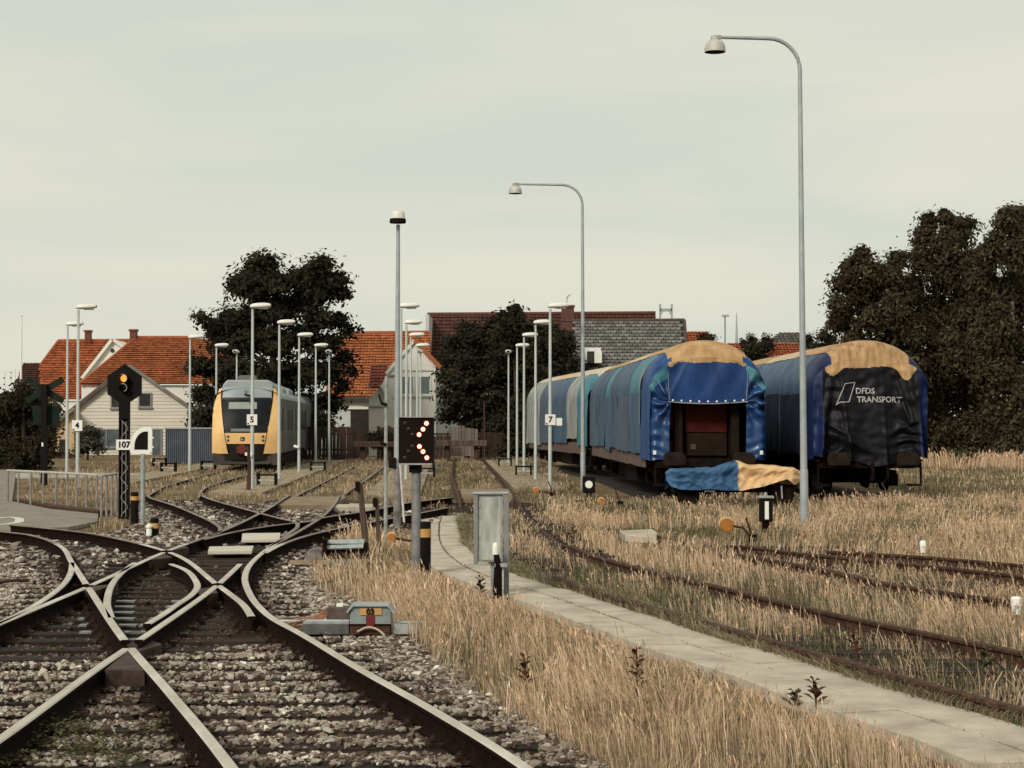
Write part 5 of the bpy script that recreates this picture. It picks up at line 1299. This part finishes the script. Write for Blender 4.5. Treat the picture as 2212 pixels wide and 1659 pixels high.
MB().prism([XZ(x, y, Y0 + .3) for x, y in ((90, 1000), (300, 1000), (300, 866), (90, 866))], Y0 + .3, Y0 + 9).build('wall', WHT, t)
chimney(t, 181, 197, 713, 740, Y1 - .4)
gb = MB().prism([XZ(x, y, 131.5) for x, y in ((178, 815), (262, 815), (270, 752), (242, 733))], 131.5, 136).build('gable_wall', WHT, t)
q = D(243, 757.5, 131.5); MB().lathe([(.0, -.02), (.15, -.02), (.15, 0)], (q.x, 131.48, q.z), 16, axis='y').build('round_window', DKG, gb)
def bar(p, q, Y, wd_, m_, name, parent, y2=.25):
    a, b = D(*p, Y), D(*q, Y); d = (b - a).normalized(); n_ = Vector((-d.z, 0, d.x)) * wd_
    MB().hexa([a - n_, b - n_, b + n_, a + n_], [v + Vector((0, y2, 0)) for v in (a - n_, b - n_, b + n_, a + n_)]).build(name, m_, parent)
bar((176, 817), (242, 732), 131.2, .1, WHT, 'verge', gb); bar((242, 732), (272, 754), 131.2, .1, WHT, 'verge', gb)
t = thing('far_house', 'dark roofed house end beside the flagpole at far left', 'house')
roof4(t, D(33, 828, 141), D(88, 828, 141), D(50, 784, 144), D(88, 784, 144), .22, .3, (.085, .032, .026), .2, seed=7)
MB().prism([XZ(x, y, 141.4) for x, y in ((36, 1000), (88, 1000), (88, 830), (36, 830))], 141.4, 147).build('wall', mat('brown_brick', (.10, .05, .036), (.15, .08, .055), 2, .9), t)

# ---- white gabled house in the middle
t = thing('orange_house', 'low white house with big orange tile roof and dark garage door', 'house')
Y0, Y1 = 118.0, 123.5
roof4(t, D(700, 857, Y0), D(930, 857, Y0), D(735, 720, Y1), D(930, 718, Y1), .205, .30, (.35, .115, .045), .28, seed=8)
ridge(t, D(735, 720, Y1), D(928, 718, Y1), .13)
MB().prism([XZ(x, y, Y0 + .4) for x, y in ((640, 1000), (930, 1000), (930, 858), (640, 858))], Y0 + .4, Y0 + 9).build('wall', WHB, t)
MB().bx(*[XZ(640, 0, Y0)[0], XZ(800, 0, Y0)[0]], Y0 - .1, Y0 + .3, XZ(0, 868, Y0)[1], XZ(0, 858, Y0)[1]).build('fascia', mat('dark_fascia', (.05, .035, .03)), t)
(a, b), (c, d) = XZ(756, 1000, Y0), XZ(795, 884, Y0); MB().bx(a, c, Y0 + .33, Y0 + .38, b, d).build('garage_door', mat('dark_door', (.014, .010, .009), (.028, .02, .017), 3, .7), t)
MB().bx(XZ(742, 0, Y0)[0], c, Y0 + .25, Y0 + .39, d + .003, d + .5).build('door_lintel', WHT, t)
window(t, 676, 704, 900, 928, Y0 + .38, 'white', DKG, 2, .07)
t = thing('gabled_house', 'white house with steep gable and two windows behind the dot signal', 'house')
GY = 112.0
fr = [(797, 1000), (941, 1000), (941, 786), (895, 737), (835, 808), (826, 828), (815, 842), (797, 862)]
MB().prism([XZ(x, y, GY) for x, y in fr], GY, GY + 5.5).build('wall', WHT, t)
A_, B_ = D(939, 0, GY), D(990, 0, GY + 4)
def ann(x, y, Y): q = D(x, y, Y); return (q.x, Y, q.z)
MB().add([ann(939, 1000, GY), ann(939, 784, GY), ann(968, 824, GY + 2.2), ann(992, 884, GY + 4), ann(992, 1000, GY + 4), ann(939, 1000, GY + 6), ann(939, 784, GY + 6), ann(968, 824, GY + 6), ann(992, 884, GY + 6), ann(992, 1000, GY + 6)],
         [(0, 1, 2, 3, 4), (9, 8, 7, 6, 5), (1, 6, 7, 2), (2, 7, 8, 3), (3, 8, 9, 4)]).build('annex_wall', WHB, t)  # annex face in shade: the cooler, darker render paints that shade in
for q in ((866, 895, 811, 854), (902, 931, 811, 854)): window(t, *q, GY, 'white', mat('bluish_glass', (.10, .145, .15), (.16, .205, .205), .7, .15, spec=.5), 2 if q[0] < 900 else 1, .09)
for y in (800, 858.5):
    a, b = XZ(860 if y < 820 else 848, y + 1.5, GY), XZ(935, y - 1.5, GY); MB().bx(a[0], b[0], GY - .06, GY - .003, a[1], b[1]).build('moulding', WHB, t)
bar((895, 734), (951, 794), GY - .2, .13, mat('verge_clay', (.28, .085, .035), (.36, .12, .05), 4, .85), 'verge', t, 1.2); bar((895, 735), (834, 807), GY - .15, .09, WHT, 'verge', t, 1.0)
bar((834, 811), (856, 811), GY - .12, .04, 'galv_dirty', 'band', t, .1)
# swept side wing with its rounded hood
cv = MB(); n = 12
for i in range(n):
    a0, a1 = R(180 * i / n), R(180 * (i + 1) / n); r_ = .55; c0 = D(812, 866, GY)
    cv.add([(c0.x + r_ * math.cos(a), yy, c0.z + .1 + .95 * math.sin(a)) for a in (a0, a1) for yy in (GY - .55, GY - .02)], [(0, 1, 3, 2)])
cv.build('rounded_hood', WHB, t, True)
MB().bx(c0.x - .7, c0.x + .75, GY - .12, GY - .003, c0.z - .35, c0.z - .25).build('moulding', WHB, t)
roof4(t, D(799, 838, GY + 1.2), D(836, 812, GY + 1.2), D(800, 786, GY + 3), D(836, 786, GY + 3), .2, .28, (.14, .045, .028), .2, seed=12)

# ---- long maroon roof and the grey slate roof
t = thing('long_house', 'long building with dark maroon tile roof and brick chimney with aerial', 'house')
Y0, Y1 = 132.0, 139.0
roof4(t, D(923, 850, Y0), D(1416, 850, Y0), D(923, 679, Y1), D(1416, 676, Y1), .30, .42, (.066, .028, .021), .25, seed=9)
MRN = mat('maroon_ridge', (.07, .028, .022), (.11, .045, .034), 2, .8)
ridge(t, D(923, 679, Y1), D(1416, 676, Y1), .14, MRN); bar((923, 850), (923, 679), Y0, .12, WHB, 'verge', t, 7)
MB().prism([XZ(x, y, Y0 + .5) for x, y in ((928, 1000), (1410, 1000), (1410, 852), (928, 852))], Y0 + .5, Y0 + 12).build('wall', WHB, t)
for q in ((962, 973, 732, 760),): (a, b), (c, d) = XZ(q[0], q[3], 134.6), XZ(q[1], q[2], 134.6); MB().bx(a, c, 134.5, 135.2, b, d).build('roof_hatch', DKG, t)
chimney(t, 1211, 1242, 659, 694, 130.0, mat('dark_brick', (.07, .03, .024), (.12, .055, .042), 4, .85))
q = D(1222, 659, 130.3); MB().tube([(q.x, 130.3, q.z), (q.x + .2, 130.3, q.z + .75)], .03, 6).tube([(q.x + .0, 130.3, q.z + .5), (q.x + .45, 130.3, q.z + .78)], .02, 5).build('aerial', 'galv_dirty', t)
t = thing('slate_house', 'house with grey slate roof of large pale slates behind the blue wagon', 'house')
Y0, Y1 = 104.0, 108.5
el, er_, rl, rr = D(1236, 800, Y0), D(1486, 800, Y0), D(1236, 694, Y1), D(1478, 692, Y1)
Uv = np.array(er_) - np.array(el); Vv = np.array(rl) - np.array(el); nrm = np.cross(Uv, Vv); nrm /= np.linalg.norm(nrm); nrm = nrm if nrm[1] < 0 else -nrm
MB().add([tuple(np.array(p) - nrm * .05) for p in (el, er_, rr, rl)], [(0, 1, 2, 3)]).build('roof_deck', mat('dark_roof_felt', (.022, .017, .015)), t)  # near-black deck showing in the gaps between the slates
cols_, rws = 21, 15; slm = []
for i in range(5):
    v_ = .10 + .022 * i
    hw_, hh_ = np.linalg.norm(Uv) / cols_ * .46, np.linalg.norm(Vv) / rws * .40
    pts = [(-hw_, -hh_ * .3), (-hw_ * .6, -hh_), (hw_ * .6, -hh_), (hw_, -hh_ * .3), (hw_, hh_), (-hw_, hh_)]
    mb = MB(); mb.slab(pts, 0, .03)
    slm.append(mb.mesh('slate', mat('pale_slate_%d' % i, (v_, v_ * .96, v_ * .92), (v_ * .72, v_ * .68, v_ * .64), 5, .8)))
pt = math.atan2(Vv[2], Vv[1])
for r_ in range(rws):
    for c_ in range(cols_):
        u, v = (c_ + .5 + (.5 if r_ % 2 else 0)) / (cols_ + .6), (r_ + .5) / rws
        if el[0] + u * Uv[0] > D(1484 - 6 * v, 0, Y0 + v * (Y1 - Y0)).x * 1.0: continue
        p = np.array(el) + Uv * u + Vv * v + nrm * .02
        place('slate', random.choice(slm), t, tuple(p), (pt, random.uniform(-.03, .03), random.uniform(-.04, .04)))
ridge(t, rl, rr, .12, mat('slate_ridge', (.05, .035, .03), (.08, .06, .05), 3, .8)); ridge(t, er_, rr, .1, mat('slate_ridge', (.05, .04, .03)))
MB().prism([XZ(x, y, Y0 + .4) for x, y in ((1240, 1000), (1480, 1000), (1480, 802), (1240, 802))], Y0 + .4, Y0 + 8).build('wall', WHB, t)
for x0, x1, y0, y1 in ((1262, 1298, 751, 759), (1284, 1300, 759, 784), (1262, 1268, 759, 784)):
    (a, b), (c, d) = XZ(x0, y1, Y0 - .3), XZ(x1, y0, Y0 - .3); MB().bx(a, c, Y0 - .35, Y0 + .9, b, d).build('dormer_frame', 'white', t)
(a, b), (c, d) = XZ(1268, 784, Y0 - .3), XZ(1284, 759, Y0 - .3); MB().bx(a, c, Y0 - .2, Y0 + .8, b, d).build('dormer_window', DKG, t)
# ---- roofs showing between and beyond the wagons
t = thing('far_house', 'low red roof showing just right of the slate roof', 'house')
roof4(t, D(1470, 760, 140), D(1545, 760, 140), D(1480, 716, 143), D(1530, 716, 143), .25, .35, (.26, .07, .03), .2, seed=21); MB().bx(D(1475, 0, 140.4).x, D(1540, 0, 140.4).x, 140.4, 146, 0, D(0, 761, 140.4).z).build('wall', WHB, t)
t = thing('far_house', 'red tiled roof between the two covered wagons', 'house')
roof4(t, D(1560, 775, 140), D(1745, 775, 140), D(1570, 741, 143), D(1740, 741, 143), .25, .35, (.33, .085, .035), .2, seed=22); MB().bx(D(1565, 0, 140.4).x, D(1740, 0, 140.4).x, 140.4, 146, 0, D(0, 776, 140.4).z).build('wall', mat('red_brick_wall', (.20, .07, .04), (.28, .10, .06), 3, .9), t)
t = thing('far_house', 'grey hipped roof beyond the red tiled roof by the lamp pole', 'house')
roof4(t, D(1640, 750, 160), D(1760, 750, 160), D(1685, 718, 164), D(1735, 718, 164), .35, .45, (.13, .12, .11), .2, seed=23); MB().bx(D(1648, 0, 160.4).x, D(1755, 0, 160.4).x, 160.4, 168, 0, D(0, 751, 160.4).z).build('wall', WHB, t)

# ---- sheds, fences, buffer stops
t = thing('container', 'blue grey corrugated container between the clapboard house and the train', 'container')
CY0 = 87.5; (a, b), (c, d) = XZ(357, 1004, CY0), XZ(470, 927, CY0); cm = mat('blue_grey_corrugated', (.075, .085, .11), (.10, .115, .14), 1.5, .7)
n = 26; pts = []
for i in range(n * 4 + 1):
    x = a + (c - a) * i / (n * 4); pts.append((x, CY0 - (.05 if i % 4 in (1, 2) else 0)))
mb = MB(); mb.add([(x, y, z) for x, y in pts for z in (b, d)], [(2 * i, 2 * i + 2, 2 * i + 3, 2 * i + 1) for i in range(len(pts) - 1)]); mb.build('front_panel', cm, t)
MB().bx(a, c, CY0 + .02, CY0 + 2.3, b, d - .01).build('shell', cm, t); MB().bx(a - .03, c + .03, CY0 - .09, CY0 + 2.35, d + .002, d + .07).build('top_rail', mat('pale_top_rail', (.26, .27, .27)), t)
wb = [mat('fence_wood_%d' % i, tuple(np.array((.015, .008, .006)) * k), tuple(np.array((.040, .021, .015)) * k), 3, .85, bump=.4, bscale=20, stretch=(4, 4, .3)) for i, k in enumerate((.8, 1.0, 1.3))]
wg = [mat('fence_grey_%d' % i, tuple(np.array((.10, .08, .068)) * k), tuple(np.array((.19, .155, .13)) * k), 3, .85, bump=.4, bscale=20, stretch=(4, 4, .3)) for i, k in enumerate((.85, 1.1))]
def fence(x0, x1, top, yb, Y, step_, mats, lab, rot=0.0):
    t = thing('wooden_fence', lab, 'fence'); x = x0; k = FPX / Y; mes = {}
    i = 0
    while x < x1:
        zt = D(x, top(x) if callable(top) else top, Y).z + random.uniform(-.05, .05); zb_ = max(0, D(x, yb, Y).z)
        p = D(x, HOR, Y); m_ = random.choice(mats)
        key = (m_.name); 
        if key not in mes: mes[key] = MB().box((0, 0, .5), (step_ / k * .93, .035, 1)).mesh('plank', m_)
        place('plank', mes[key], t, (p.x, Y + random.uniform(-.02, .02) + rot * (x - x0), zb_), (random.uniform(-.015, .015), random.uniform(-.012, .012), 0), (1, 1, zt - zb_)); x += step_; i += 1
    for z in (.5, 1.3):
        a, b = D(x0, HOR, Y).x, D(x1, HOR, Y).x
        MB().bx(a, b, Y + .03, Y + .09, z, z + .09).build('rail', mats[0], t)
    return t
fence(646, 757, 922, 1000, 97, 7.6, wb, 'dark brown board fence right of the train')
fence(758, 792, 924, 1000, 99, 7.6, wb, 'dark brown fence bay in front of the garage door')
fence(818, 862, 922, 1000, 97.5, 7.6, wb, 'brown fence bay left of the dot signal')
fence(938, 972, 942, 1000, 99, 8, wb, 'low dark fence bay right of the dot signal')
fence(972, 1030, lambda x: 919 + 6 * abs((x - 985) / 40), 985, 100, 7.0, wg, 'pale weathered grey board fence below the dark conifer')
fence(1031, 1090, 935, 1000, 101, 8, wb, 'dark fence bay behind the end lamp of the wagon row')
tag(MB().tube([D(1047, 1000, 99), D(1046, 866, 99)], .05, 8).build('thin_pole', 'woodbrown'), 'thin dark pole at the right end of the grey fence', 'pole')
def buffer(x0, x1, y, Y, m_, lab):
    p0, p1 = D(x0, y, Y), D(x1, y, Y); t = thing('buffer_stop', lab, 'buffer stop', (p0.x, Y, 0), 0, 'timber buffer stops at the track ends')
    w_ = p1.x - p0.x
    MB().bx(0, w_, -.15, .15, p0.z - .30, p0.z).build('beam', m_, t, bevel=.02)
    for q in (.2, .78): MB().bx(w_ * q - .12, w_ * q + .12, .16, .42, 0, p0.z).bx(w_ * q - .08, w_ * q + .08, .3, 1.4, .1, .3).build('post', 'woodbrown', t)
buffer(764, 858, 953, 95, 'woodbrown', 'dark timber buffer stop left of the dot signal'); buffer(944, 1052, 951, 95.5, 'wood', 'grey timber buffer stop in front of the grey board fence')

# ---- poles and masts far away
q = D(45, 832, 104); tag(MB().tube([(q.x, 104, 0), (q.x, 104, 4), D(46.5, 684, 104)], [.09, .07, .04], 10).lathe([(.03, -.08), (.08, 0), (.03, .08)], D(46.5, 682, 104), 10).build('flagpole', 'white', None, True, 40), 'white flagpole at the far left', 'flagpole')
t = thing('harbour_gantry', 'goal shaped grey mast rising behind the slate roof', 'mast')
a, b = D(1425, 0, 190).x, D(1450, 0, 190).x; zt = D(0, 657, 190).z
for x in (a, b): MB().bx(x - .1, x + .1, 189.9, 190.1, 0, zt).build('mast_leg', 'galv', t)
MB().bx(a, b, 189.9, 190.1, zt - .75, zt - .45).tube([(a, 190, zt - 1.2), (a + .35, 190, zt - .6)], .05, 5).tube([(b, 190, zt - 1.2), (b - .35, 190, zt - .6)], .05, 5).build('crossbar', 'galv', t)
q = D(1566, 682, 150); tag(MB().tube([(q.x, 150, 0), (q.x, 150, q.z)], .07, 8).box((q.x + .05, 150, q.z), (.55, .3, .14)).build('distant_lamp', 'galv'), 'distant grey lamp post over the red roofs', 'lamp')
q = D(1591, 676, 170); tag(MB().tube([(q.x, 170, 0), (q.x, 170, q.z - 2.5), (q.x, 170, q.z)], [.16, .12, .03], 8).build('distant_mast', 'galv'), 'thin pale mast right of the distant lamp', 'mast')
t = thing('harbour_crane', 'pale harbour framework on the horizon at the left edge', 'crane')
hz_ = mat('harbour_white', (.60, .63, .62), (.66, .68, .66), .2, .8)  # pale white of the harbour structures themselves
for x in (2, 14, 28, 36): MB().bx(D(x, 0, 300).x - .12, D(x, 0, 300).x + .12, 299.9, 300.1, 0, D(x, 795 + (x % 5) * 3, 300).z).build('leg', hz_, t)
for y in (806, 818, 832): MB().bx(D(-20, 0, 300).x, D(30, 0, 300).x, 299.9, 300.1, D(0, y, 300).z, D(0, y, 300).z + .25).build('beam', hz_, t)
MB().bx(D(-60, 0, 301).x, D(46, 0, 301).x, 301, 309, 0, D(0, 846, 301).z).build('hull', hz_, t)

# ================================================================== trees and shrubs
lf_m = matcol('leaf', .7, .25, .15)
def crown(name, parent, clumps, Y, dep, n, size, pal, droop=0.0, seed=1, aspect=.55, shell=.35, flat=1.0):
    r2 = np.random.default_rng(seed); k = FPX / Y; tot = sum(c[2] ** 2 for c in clumps); VV, CC = [], []
    for (x, y, r_) in clumps:
        c = np.array(D(x, y, Y)); c[1] += r2.uniform(-dep, dep); R_ = r_ / k * r2.uniform(.78, 1.0); m = max(30, int(n * r_ ** 2 / tot))
        # every clump is a spray of small twigs, each with its own handful of leaves
        nt_ = max(6, m // 26); d = r2.normal(0, 1, (nt_, 3)); d /= np.linalg.norm(d, axis=1)[:, None]
        rad_ = R_ * (shell + (1.08 - shell) * r2.random(nt_) ** .6); tw = c + d * rad_[:, None] * np.array([1.0 + (1 - flat) * .5, 1, flat]); 
        tone = r2.uniform(.7, 1.25, nt_)
        idx = r2.integers(0, nt_, m); sp_ = r2.normal(0, 1, (m, 3)) * np.array([size * 1.05, size * 1.05, size * .7])
        p = tw[idx] + sp_; p[:, 2] -= droop * np.abs(r2.normal(0, 1, m)) * R_ * .6
        p[:, 2] = np.maximum(p[:, 2], .05)
        nn_ = d[idx] * .9 + r2.normal(0, .28, (m, 3)) + np.array([0, -.25, .45]); nn_ /= np.linalg.norm(nn_, axis=1)[:, None]
        a = r2.normal(0, 1, (m, 3)); a[:, 2] -= droop * 1.6; a -= nn_ * np.sum(a * nn_, 1)[:, None]; a /= np.linalg.norm(a, axis=1)[:, None] + 1e-9
        b = np.cross(nn_, a)
        s = size * r2.uniform(.6, 1.3, m)[:, None]
        VV.append(np.stack([p - a * s * .5, p + b * s * aspect * .5, p + a * s * .6, p - b * s * aspect * .5], 1).reshape(-1, 3))
        CC.append(np.repeat(np.array(pal)[r2.integers(0, len(pal), m)] * tone[idx][:, None] * r2.uniform(.8, 1.2, (m, 1)), 4, 0))
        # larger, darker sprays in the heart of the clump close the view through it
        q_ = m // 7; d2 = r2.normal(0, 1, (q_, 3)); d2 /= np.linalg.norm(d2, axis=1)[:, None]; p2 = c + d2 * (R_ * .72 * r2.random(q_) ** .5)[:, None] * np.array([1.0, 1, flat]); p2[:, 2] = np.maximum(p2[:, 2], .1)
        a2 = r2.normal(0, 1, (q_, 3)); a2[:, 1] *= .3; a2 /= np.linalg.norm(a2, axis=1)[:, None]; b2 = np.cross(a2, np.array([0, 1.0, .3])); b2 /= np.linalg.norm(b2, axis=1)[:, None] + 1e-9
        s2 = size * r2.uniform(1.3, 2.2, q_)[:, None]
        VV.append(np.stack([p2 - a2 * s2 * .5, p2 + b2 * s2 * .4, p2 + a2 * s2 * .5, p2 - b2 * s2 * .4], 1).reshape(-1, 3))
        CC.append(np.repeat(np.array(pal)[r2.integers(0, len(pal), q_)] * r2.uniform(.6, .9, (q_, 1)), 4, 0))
    V = np.concatenate(VV); F = np.arange(len(V)).reshape(-1, 4)
    return place(name, nmesh(name, V, F, lf_m, np.concatenate(CC)), parent)
def tree(name, lab, base, Y, trunk, limbs, clumps, n, size, pal, r0=.28, bark=None, group=None, **k):
    b = D(base, HOR, Y); t = thing(name, lab, 'tree' if 'bush' not in name and 'hedge' not in name else 'bush', (b.x, Y, 0), 0, group)
    bk = bark or mat('dark_bark', (.028, .018, .013), (.06, .042, .032), 6, .9, stretch=(3, 3, .5), bump=.4)
    rel = lambda x, y, yo=0: D(x, y, Y) - Vector((b.x, Y, 0)) + Vector((0, yo, 0))
    tp = [Vector((0, 0, -.1))] + [rel(*q) for q in trunk]
    MB().tube(tp, [r0 * (1 - .75 * i / len(tp)) for i in range(len(tp))], 10).build('trunk', bk, t, True)
    lm = MB(); random.seed(len(clumps))
    for c in clumps:
        e_ = rel(c[0], c[1], random.uniform(-.6, .6)); s_ = min(tp[1:], key=lambda q: (q - e_).length + max(0, q.z - e_.z) * 2); mid_ = (s_ + e_) / 2 + Vector((0, 0, .2))
        MB().tube([s_, mid_, e_], [r0 * .32, r0 * .2, r0 * .07], 6).build('limb', mat('dark_limb', (.018, .012, .009), (.035, .025, .018), 6, .9), t)
    cr_ = crown('crown', None, clumps, Y, k.pop('dep', 1.6), n, size, pal, **k)
    cr_.data.transform(__import__('mathutils').Matrix.Translation((-b.x, -Y, 0))); cr_.parent = t
    return t
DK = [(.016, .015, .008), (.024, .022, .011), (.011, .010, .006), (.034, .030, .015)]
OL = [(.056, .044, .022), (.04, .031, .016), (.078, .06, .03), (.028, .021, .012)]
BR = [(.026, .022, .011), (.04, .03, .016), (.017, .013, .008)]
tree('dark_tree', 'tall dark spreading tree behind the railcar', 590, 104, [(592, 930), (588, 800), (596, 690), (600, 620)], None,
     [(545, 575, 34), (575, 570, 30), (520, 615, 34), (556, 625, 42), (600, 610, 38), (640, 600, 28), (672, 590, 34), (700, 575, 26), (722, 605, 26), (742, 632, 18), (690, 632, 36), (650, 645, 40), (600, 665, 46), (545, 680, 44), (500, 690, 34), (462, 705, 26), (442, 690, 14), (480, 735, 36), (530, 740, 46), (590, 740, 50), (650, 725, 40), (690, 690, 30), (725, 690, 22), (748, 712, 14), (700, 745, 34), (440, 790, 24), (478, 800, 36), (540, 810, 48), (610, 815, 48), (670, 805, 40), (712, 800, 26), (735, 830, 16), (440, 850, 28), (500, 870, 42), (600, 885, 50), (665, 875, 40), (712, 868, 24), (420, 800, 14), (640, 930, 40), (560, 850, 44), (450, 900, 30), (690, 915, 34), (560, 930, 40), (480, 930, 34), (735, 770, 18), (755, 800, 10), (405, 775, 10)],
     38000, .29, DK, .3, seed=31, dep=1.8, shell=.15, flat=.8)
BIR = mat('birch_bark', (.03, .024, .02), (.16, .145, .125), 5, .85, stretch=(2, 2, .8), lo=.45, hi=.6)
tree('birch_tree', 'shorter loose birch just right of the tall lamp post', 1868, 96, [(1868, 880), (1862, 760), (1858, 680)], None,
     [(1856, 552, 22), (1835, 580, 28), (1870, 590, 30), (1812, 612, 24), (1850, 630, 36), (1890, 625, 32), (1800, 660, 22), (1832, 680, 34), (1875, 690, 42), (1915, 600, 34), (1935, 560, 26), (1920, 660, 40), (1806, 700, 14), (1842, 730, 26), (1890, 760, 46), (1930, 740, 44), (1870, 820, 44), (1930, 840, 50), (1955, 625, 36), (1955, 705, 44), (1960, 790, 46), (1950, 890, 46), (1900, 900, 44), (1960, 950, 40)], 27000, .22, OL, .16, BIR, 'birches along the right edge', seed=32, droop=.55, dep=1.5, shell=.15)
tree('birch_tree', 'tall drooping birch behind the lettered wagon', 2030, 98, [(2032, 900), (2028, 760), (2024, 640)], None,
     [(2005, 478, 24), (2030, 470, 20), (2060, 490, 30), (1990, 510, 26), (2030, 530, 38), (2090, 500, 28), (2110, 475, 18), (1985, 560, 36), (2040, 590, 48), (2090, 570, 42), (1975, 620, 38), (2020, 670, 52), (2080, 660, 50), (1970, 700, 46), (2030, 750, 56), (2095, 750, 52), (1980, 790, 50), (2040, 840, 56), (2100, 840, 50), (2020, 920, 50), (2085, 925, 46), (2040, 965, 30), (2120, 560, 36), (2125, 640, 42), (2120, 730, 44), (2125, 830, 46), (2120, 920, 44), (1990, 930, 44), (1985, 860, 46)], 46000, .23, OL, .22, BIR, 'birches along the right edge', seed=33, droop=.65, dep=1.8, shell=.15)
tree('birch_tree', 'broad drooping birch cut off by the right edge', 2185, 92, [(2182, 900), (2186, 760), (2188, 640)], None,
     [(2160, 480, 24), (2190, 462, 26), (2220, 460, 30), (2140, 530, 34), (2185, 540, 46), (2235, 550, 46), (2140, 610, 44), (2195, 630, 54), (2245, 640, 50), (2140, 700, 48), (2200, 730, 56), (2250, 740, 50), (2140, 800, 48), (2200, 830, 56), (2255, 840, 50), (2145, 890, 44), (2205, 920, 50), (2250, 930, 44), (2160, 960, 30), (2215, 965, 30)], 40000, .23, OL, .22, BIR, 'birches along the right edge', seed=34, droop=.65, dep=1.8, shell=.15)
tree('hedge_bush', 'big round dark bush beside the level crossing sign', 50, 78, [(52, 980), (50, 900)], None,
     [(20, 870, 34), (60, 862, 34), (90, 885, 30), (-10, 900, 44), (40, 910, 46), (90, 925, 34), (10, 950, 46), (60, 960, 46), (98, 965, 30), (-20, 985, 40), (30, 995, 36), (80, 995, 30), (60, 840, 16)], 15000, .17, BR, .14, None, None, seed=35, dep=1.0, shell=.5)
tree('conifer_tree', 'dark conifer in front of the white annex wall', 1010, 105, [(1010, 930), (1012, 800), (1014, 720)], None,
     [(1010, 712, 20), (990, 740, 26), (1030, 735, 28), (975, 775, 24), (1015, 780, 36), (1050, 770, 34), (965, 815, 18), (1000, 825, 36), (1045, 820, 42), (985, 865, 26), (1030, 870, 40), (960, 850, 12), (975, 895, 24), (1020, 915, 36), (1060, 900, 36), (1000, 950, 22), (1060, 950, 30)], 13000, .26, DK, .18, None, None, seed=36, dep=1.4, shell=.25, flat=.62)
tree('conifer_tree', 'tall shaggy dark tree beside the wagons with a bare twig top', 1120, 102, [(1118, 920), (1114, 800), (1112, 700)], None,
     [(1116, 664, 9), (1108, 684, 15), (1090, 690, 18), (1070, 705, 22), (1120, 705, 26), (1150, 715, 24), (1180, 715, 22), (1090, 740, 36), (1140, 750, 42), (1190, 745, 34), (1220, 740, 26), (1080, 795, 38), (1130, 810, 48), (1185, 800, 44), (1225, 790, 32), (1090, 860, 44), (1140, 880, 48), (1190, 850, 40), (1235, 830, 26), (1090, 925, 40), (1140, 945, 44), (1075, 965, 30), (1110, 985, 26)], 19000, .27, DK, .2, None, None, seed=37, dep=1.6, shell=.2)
tree('garden_bush', 'small green bush by the brown fence under the garage', 818, 96.5, [(818, 960)], None, [(800, 945, 14), (820, 940, 16), (838, 945, 14), (815, 955, 16)], 1800, .12, DK, .05, None, None, seed=38, dep=.4)
tree('garden_bush', 'leafy shrub in front of the clapboard house windows', 190, 100, [(190, 960)], None, [(176, 940, 14), (190, 930, 16), (205, 940, 18), (185, 960, 20), (210, 965, 18), (175, 975, 14)], 2400, .14, [(.05, .05, .03), (.09, .085, .06), (.03, .028, .018)], .06, None, None, seed=39, dep=.5)
tree('garden_bush', 'low reddish shrub at the corner of the cream lean-to', 132, 103, [(132, 985)], None, [(122, 985, 14), (140, 985, 14), (115, 995, 10), (152, 992, 12)], 1300, .13, [(.10, .045, .025), (.06, .04, .02)], .05, None, None, seed=40, dep=.4)
tree('far_tree', 'dark treetop between the two covered wagons', 1640, 132, [(1640, 800)], None, [(1630, 735, 14), (1650, 745, 20), (1620, 760, 20), (1645, 775, 26), (1610, 740, 8)], 3000, .2, DK, .15, None, None, seed=41)
tree('far_tree', 'dark low trees behind the roof of the lettered wagon', 1780, 135, [(1780, 800)], None, [(1750, 735, 18), (1775, 728, 16), (1800, 732, 20), (1830, 740, 26), (1765, 760, 26), (1810, 770, 30)], 3600, .2, DK, .15, None, None, seed=42)
tree('far_tree', 'small treetop right of the low red roof', 1528, 136, [(1528, 800)], None, [(1520, 728, 9), (1534, 732, 10), (1526, 742, 12)], 900, .2, DK, .12, None, None, seed=43)
tree('low_bush', 'low leafy bush at the foot of the birches right of the lettered wagon', 2060, 84, [(2060, 990)], None, [(2040, 990, 18), (2065, 985, 20), (2090, 992, 18), (2025, 1000, 12)], 2400, .13, [(.05, .045, .022), (.08, .07, .035)], .05, None, None, seed=44, dep=.6)
# tall pale reeds at the right edge below the birches
px, py = rng.uniform(17.5, 23, 1400), rng.uniform(80, 84, 1400)
v, f, c = blades(px, py, rng.uniform(.3, .95, 1400) * np.where(fbm(px, py, .7, 3) > .52, 1, .35), np.full(1400, .035), .35, pick(GOLD, 1400), .4)
tag(place('tall_reeds', nmesh('tall_reeds', v, f, gr_m, c)), 'tall pale reeds below the birches', kind='stuff')
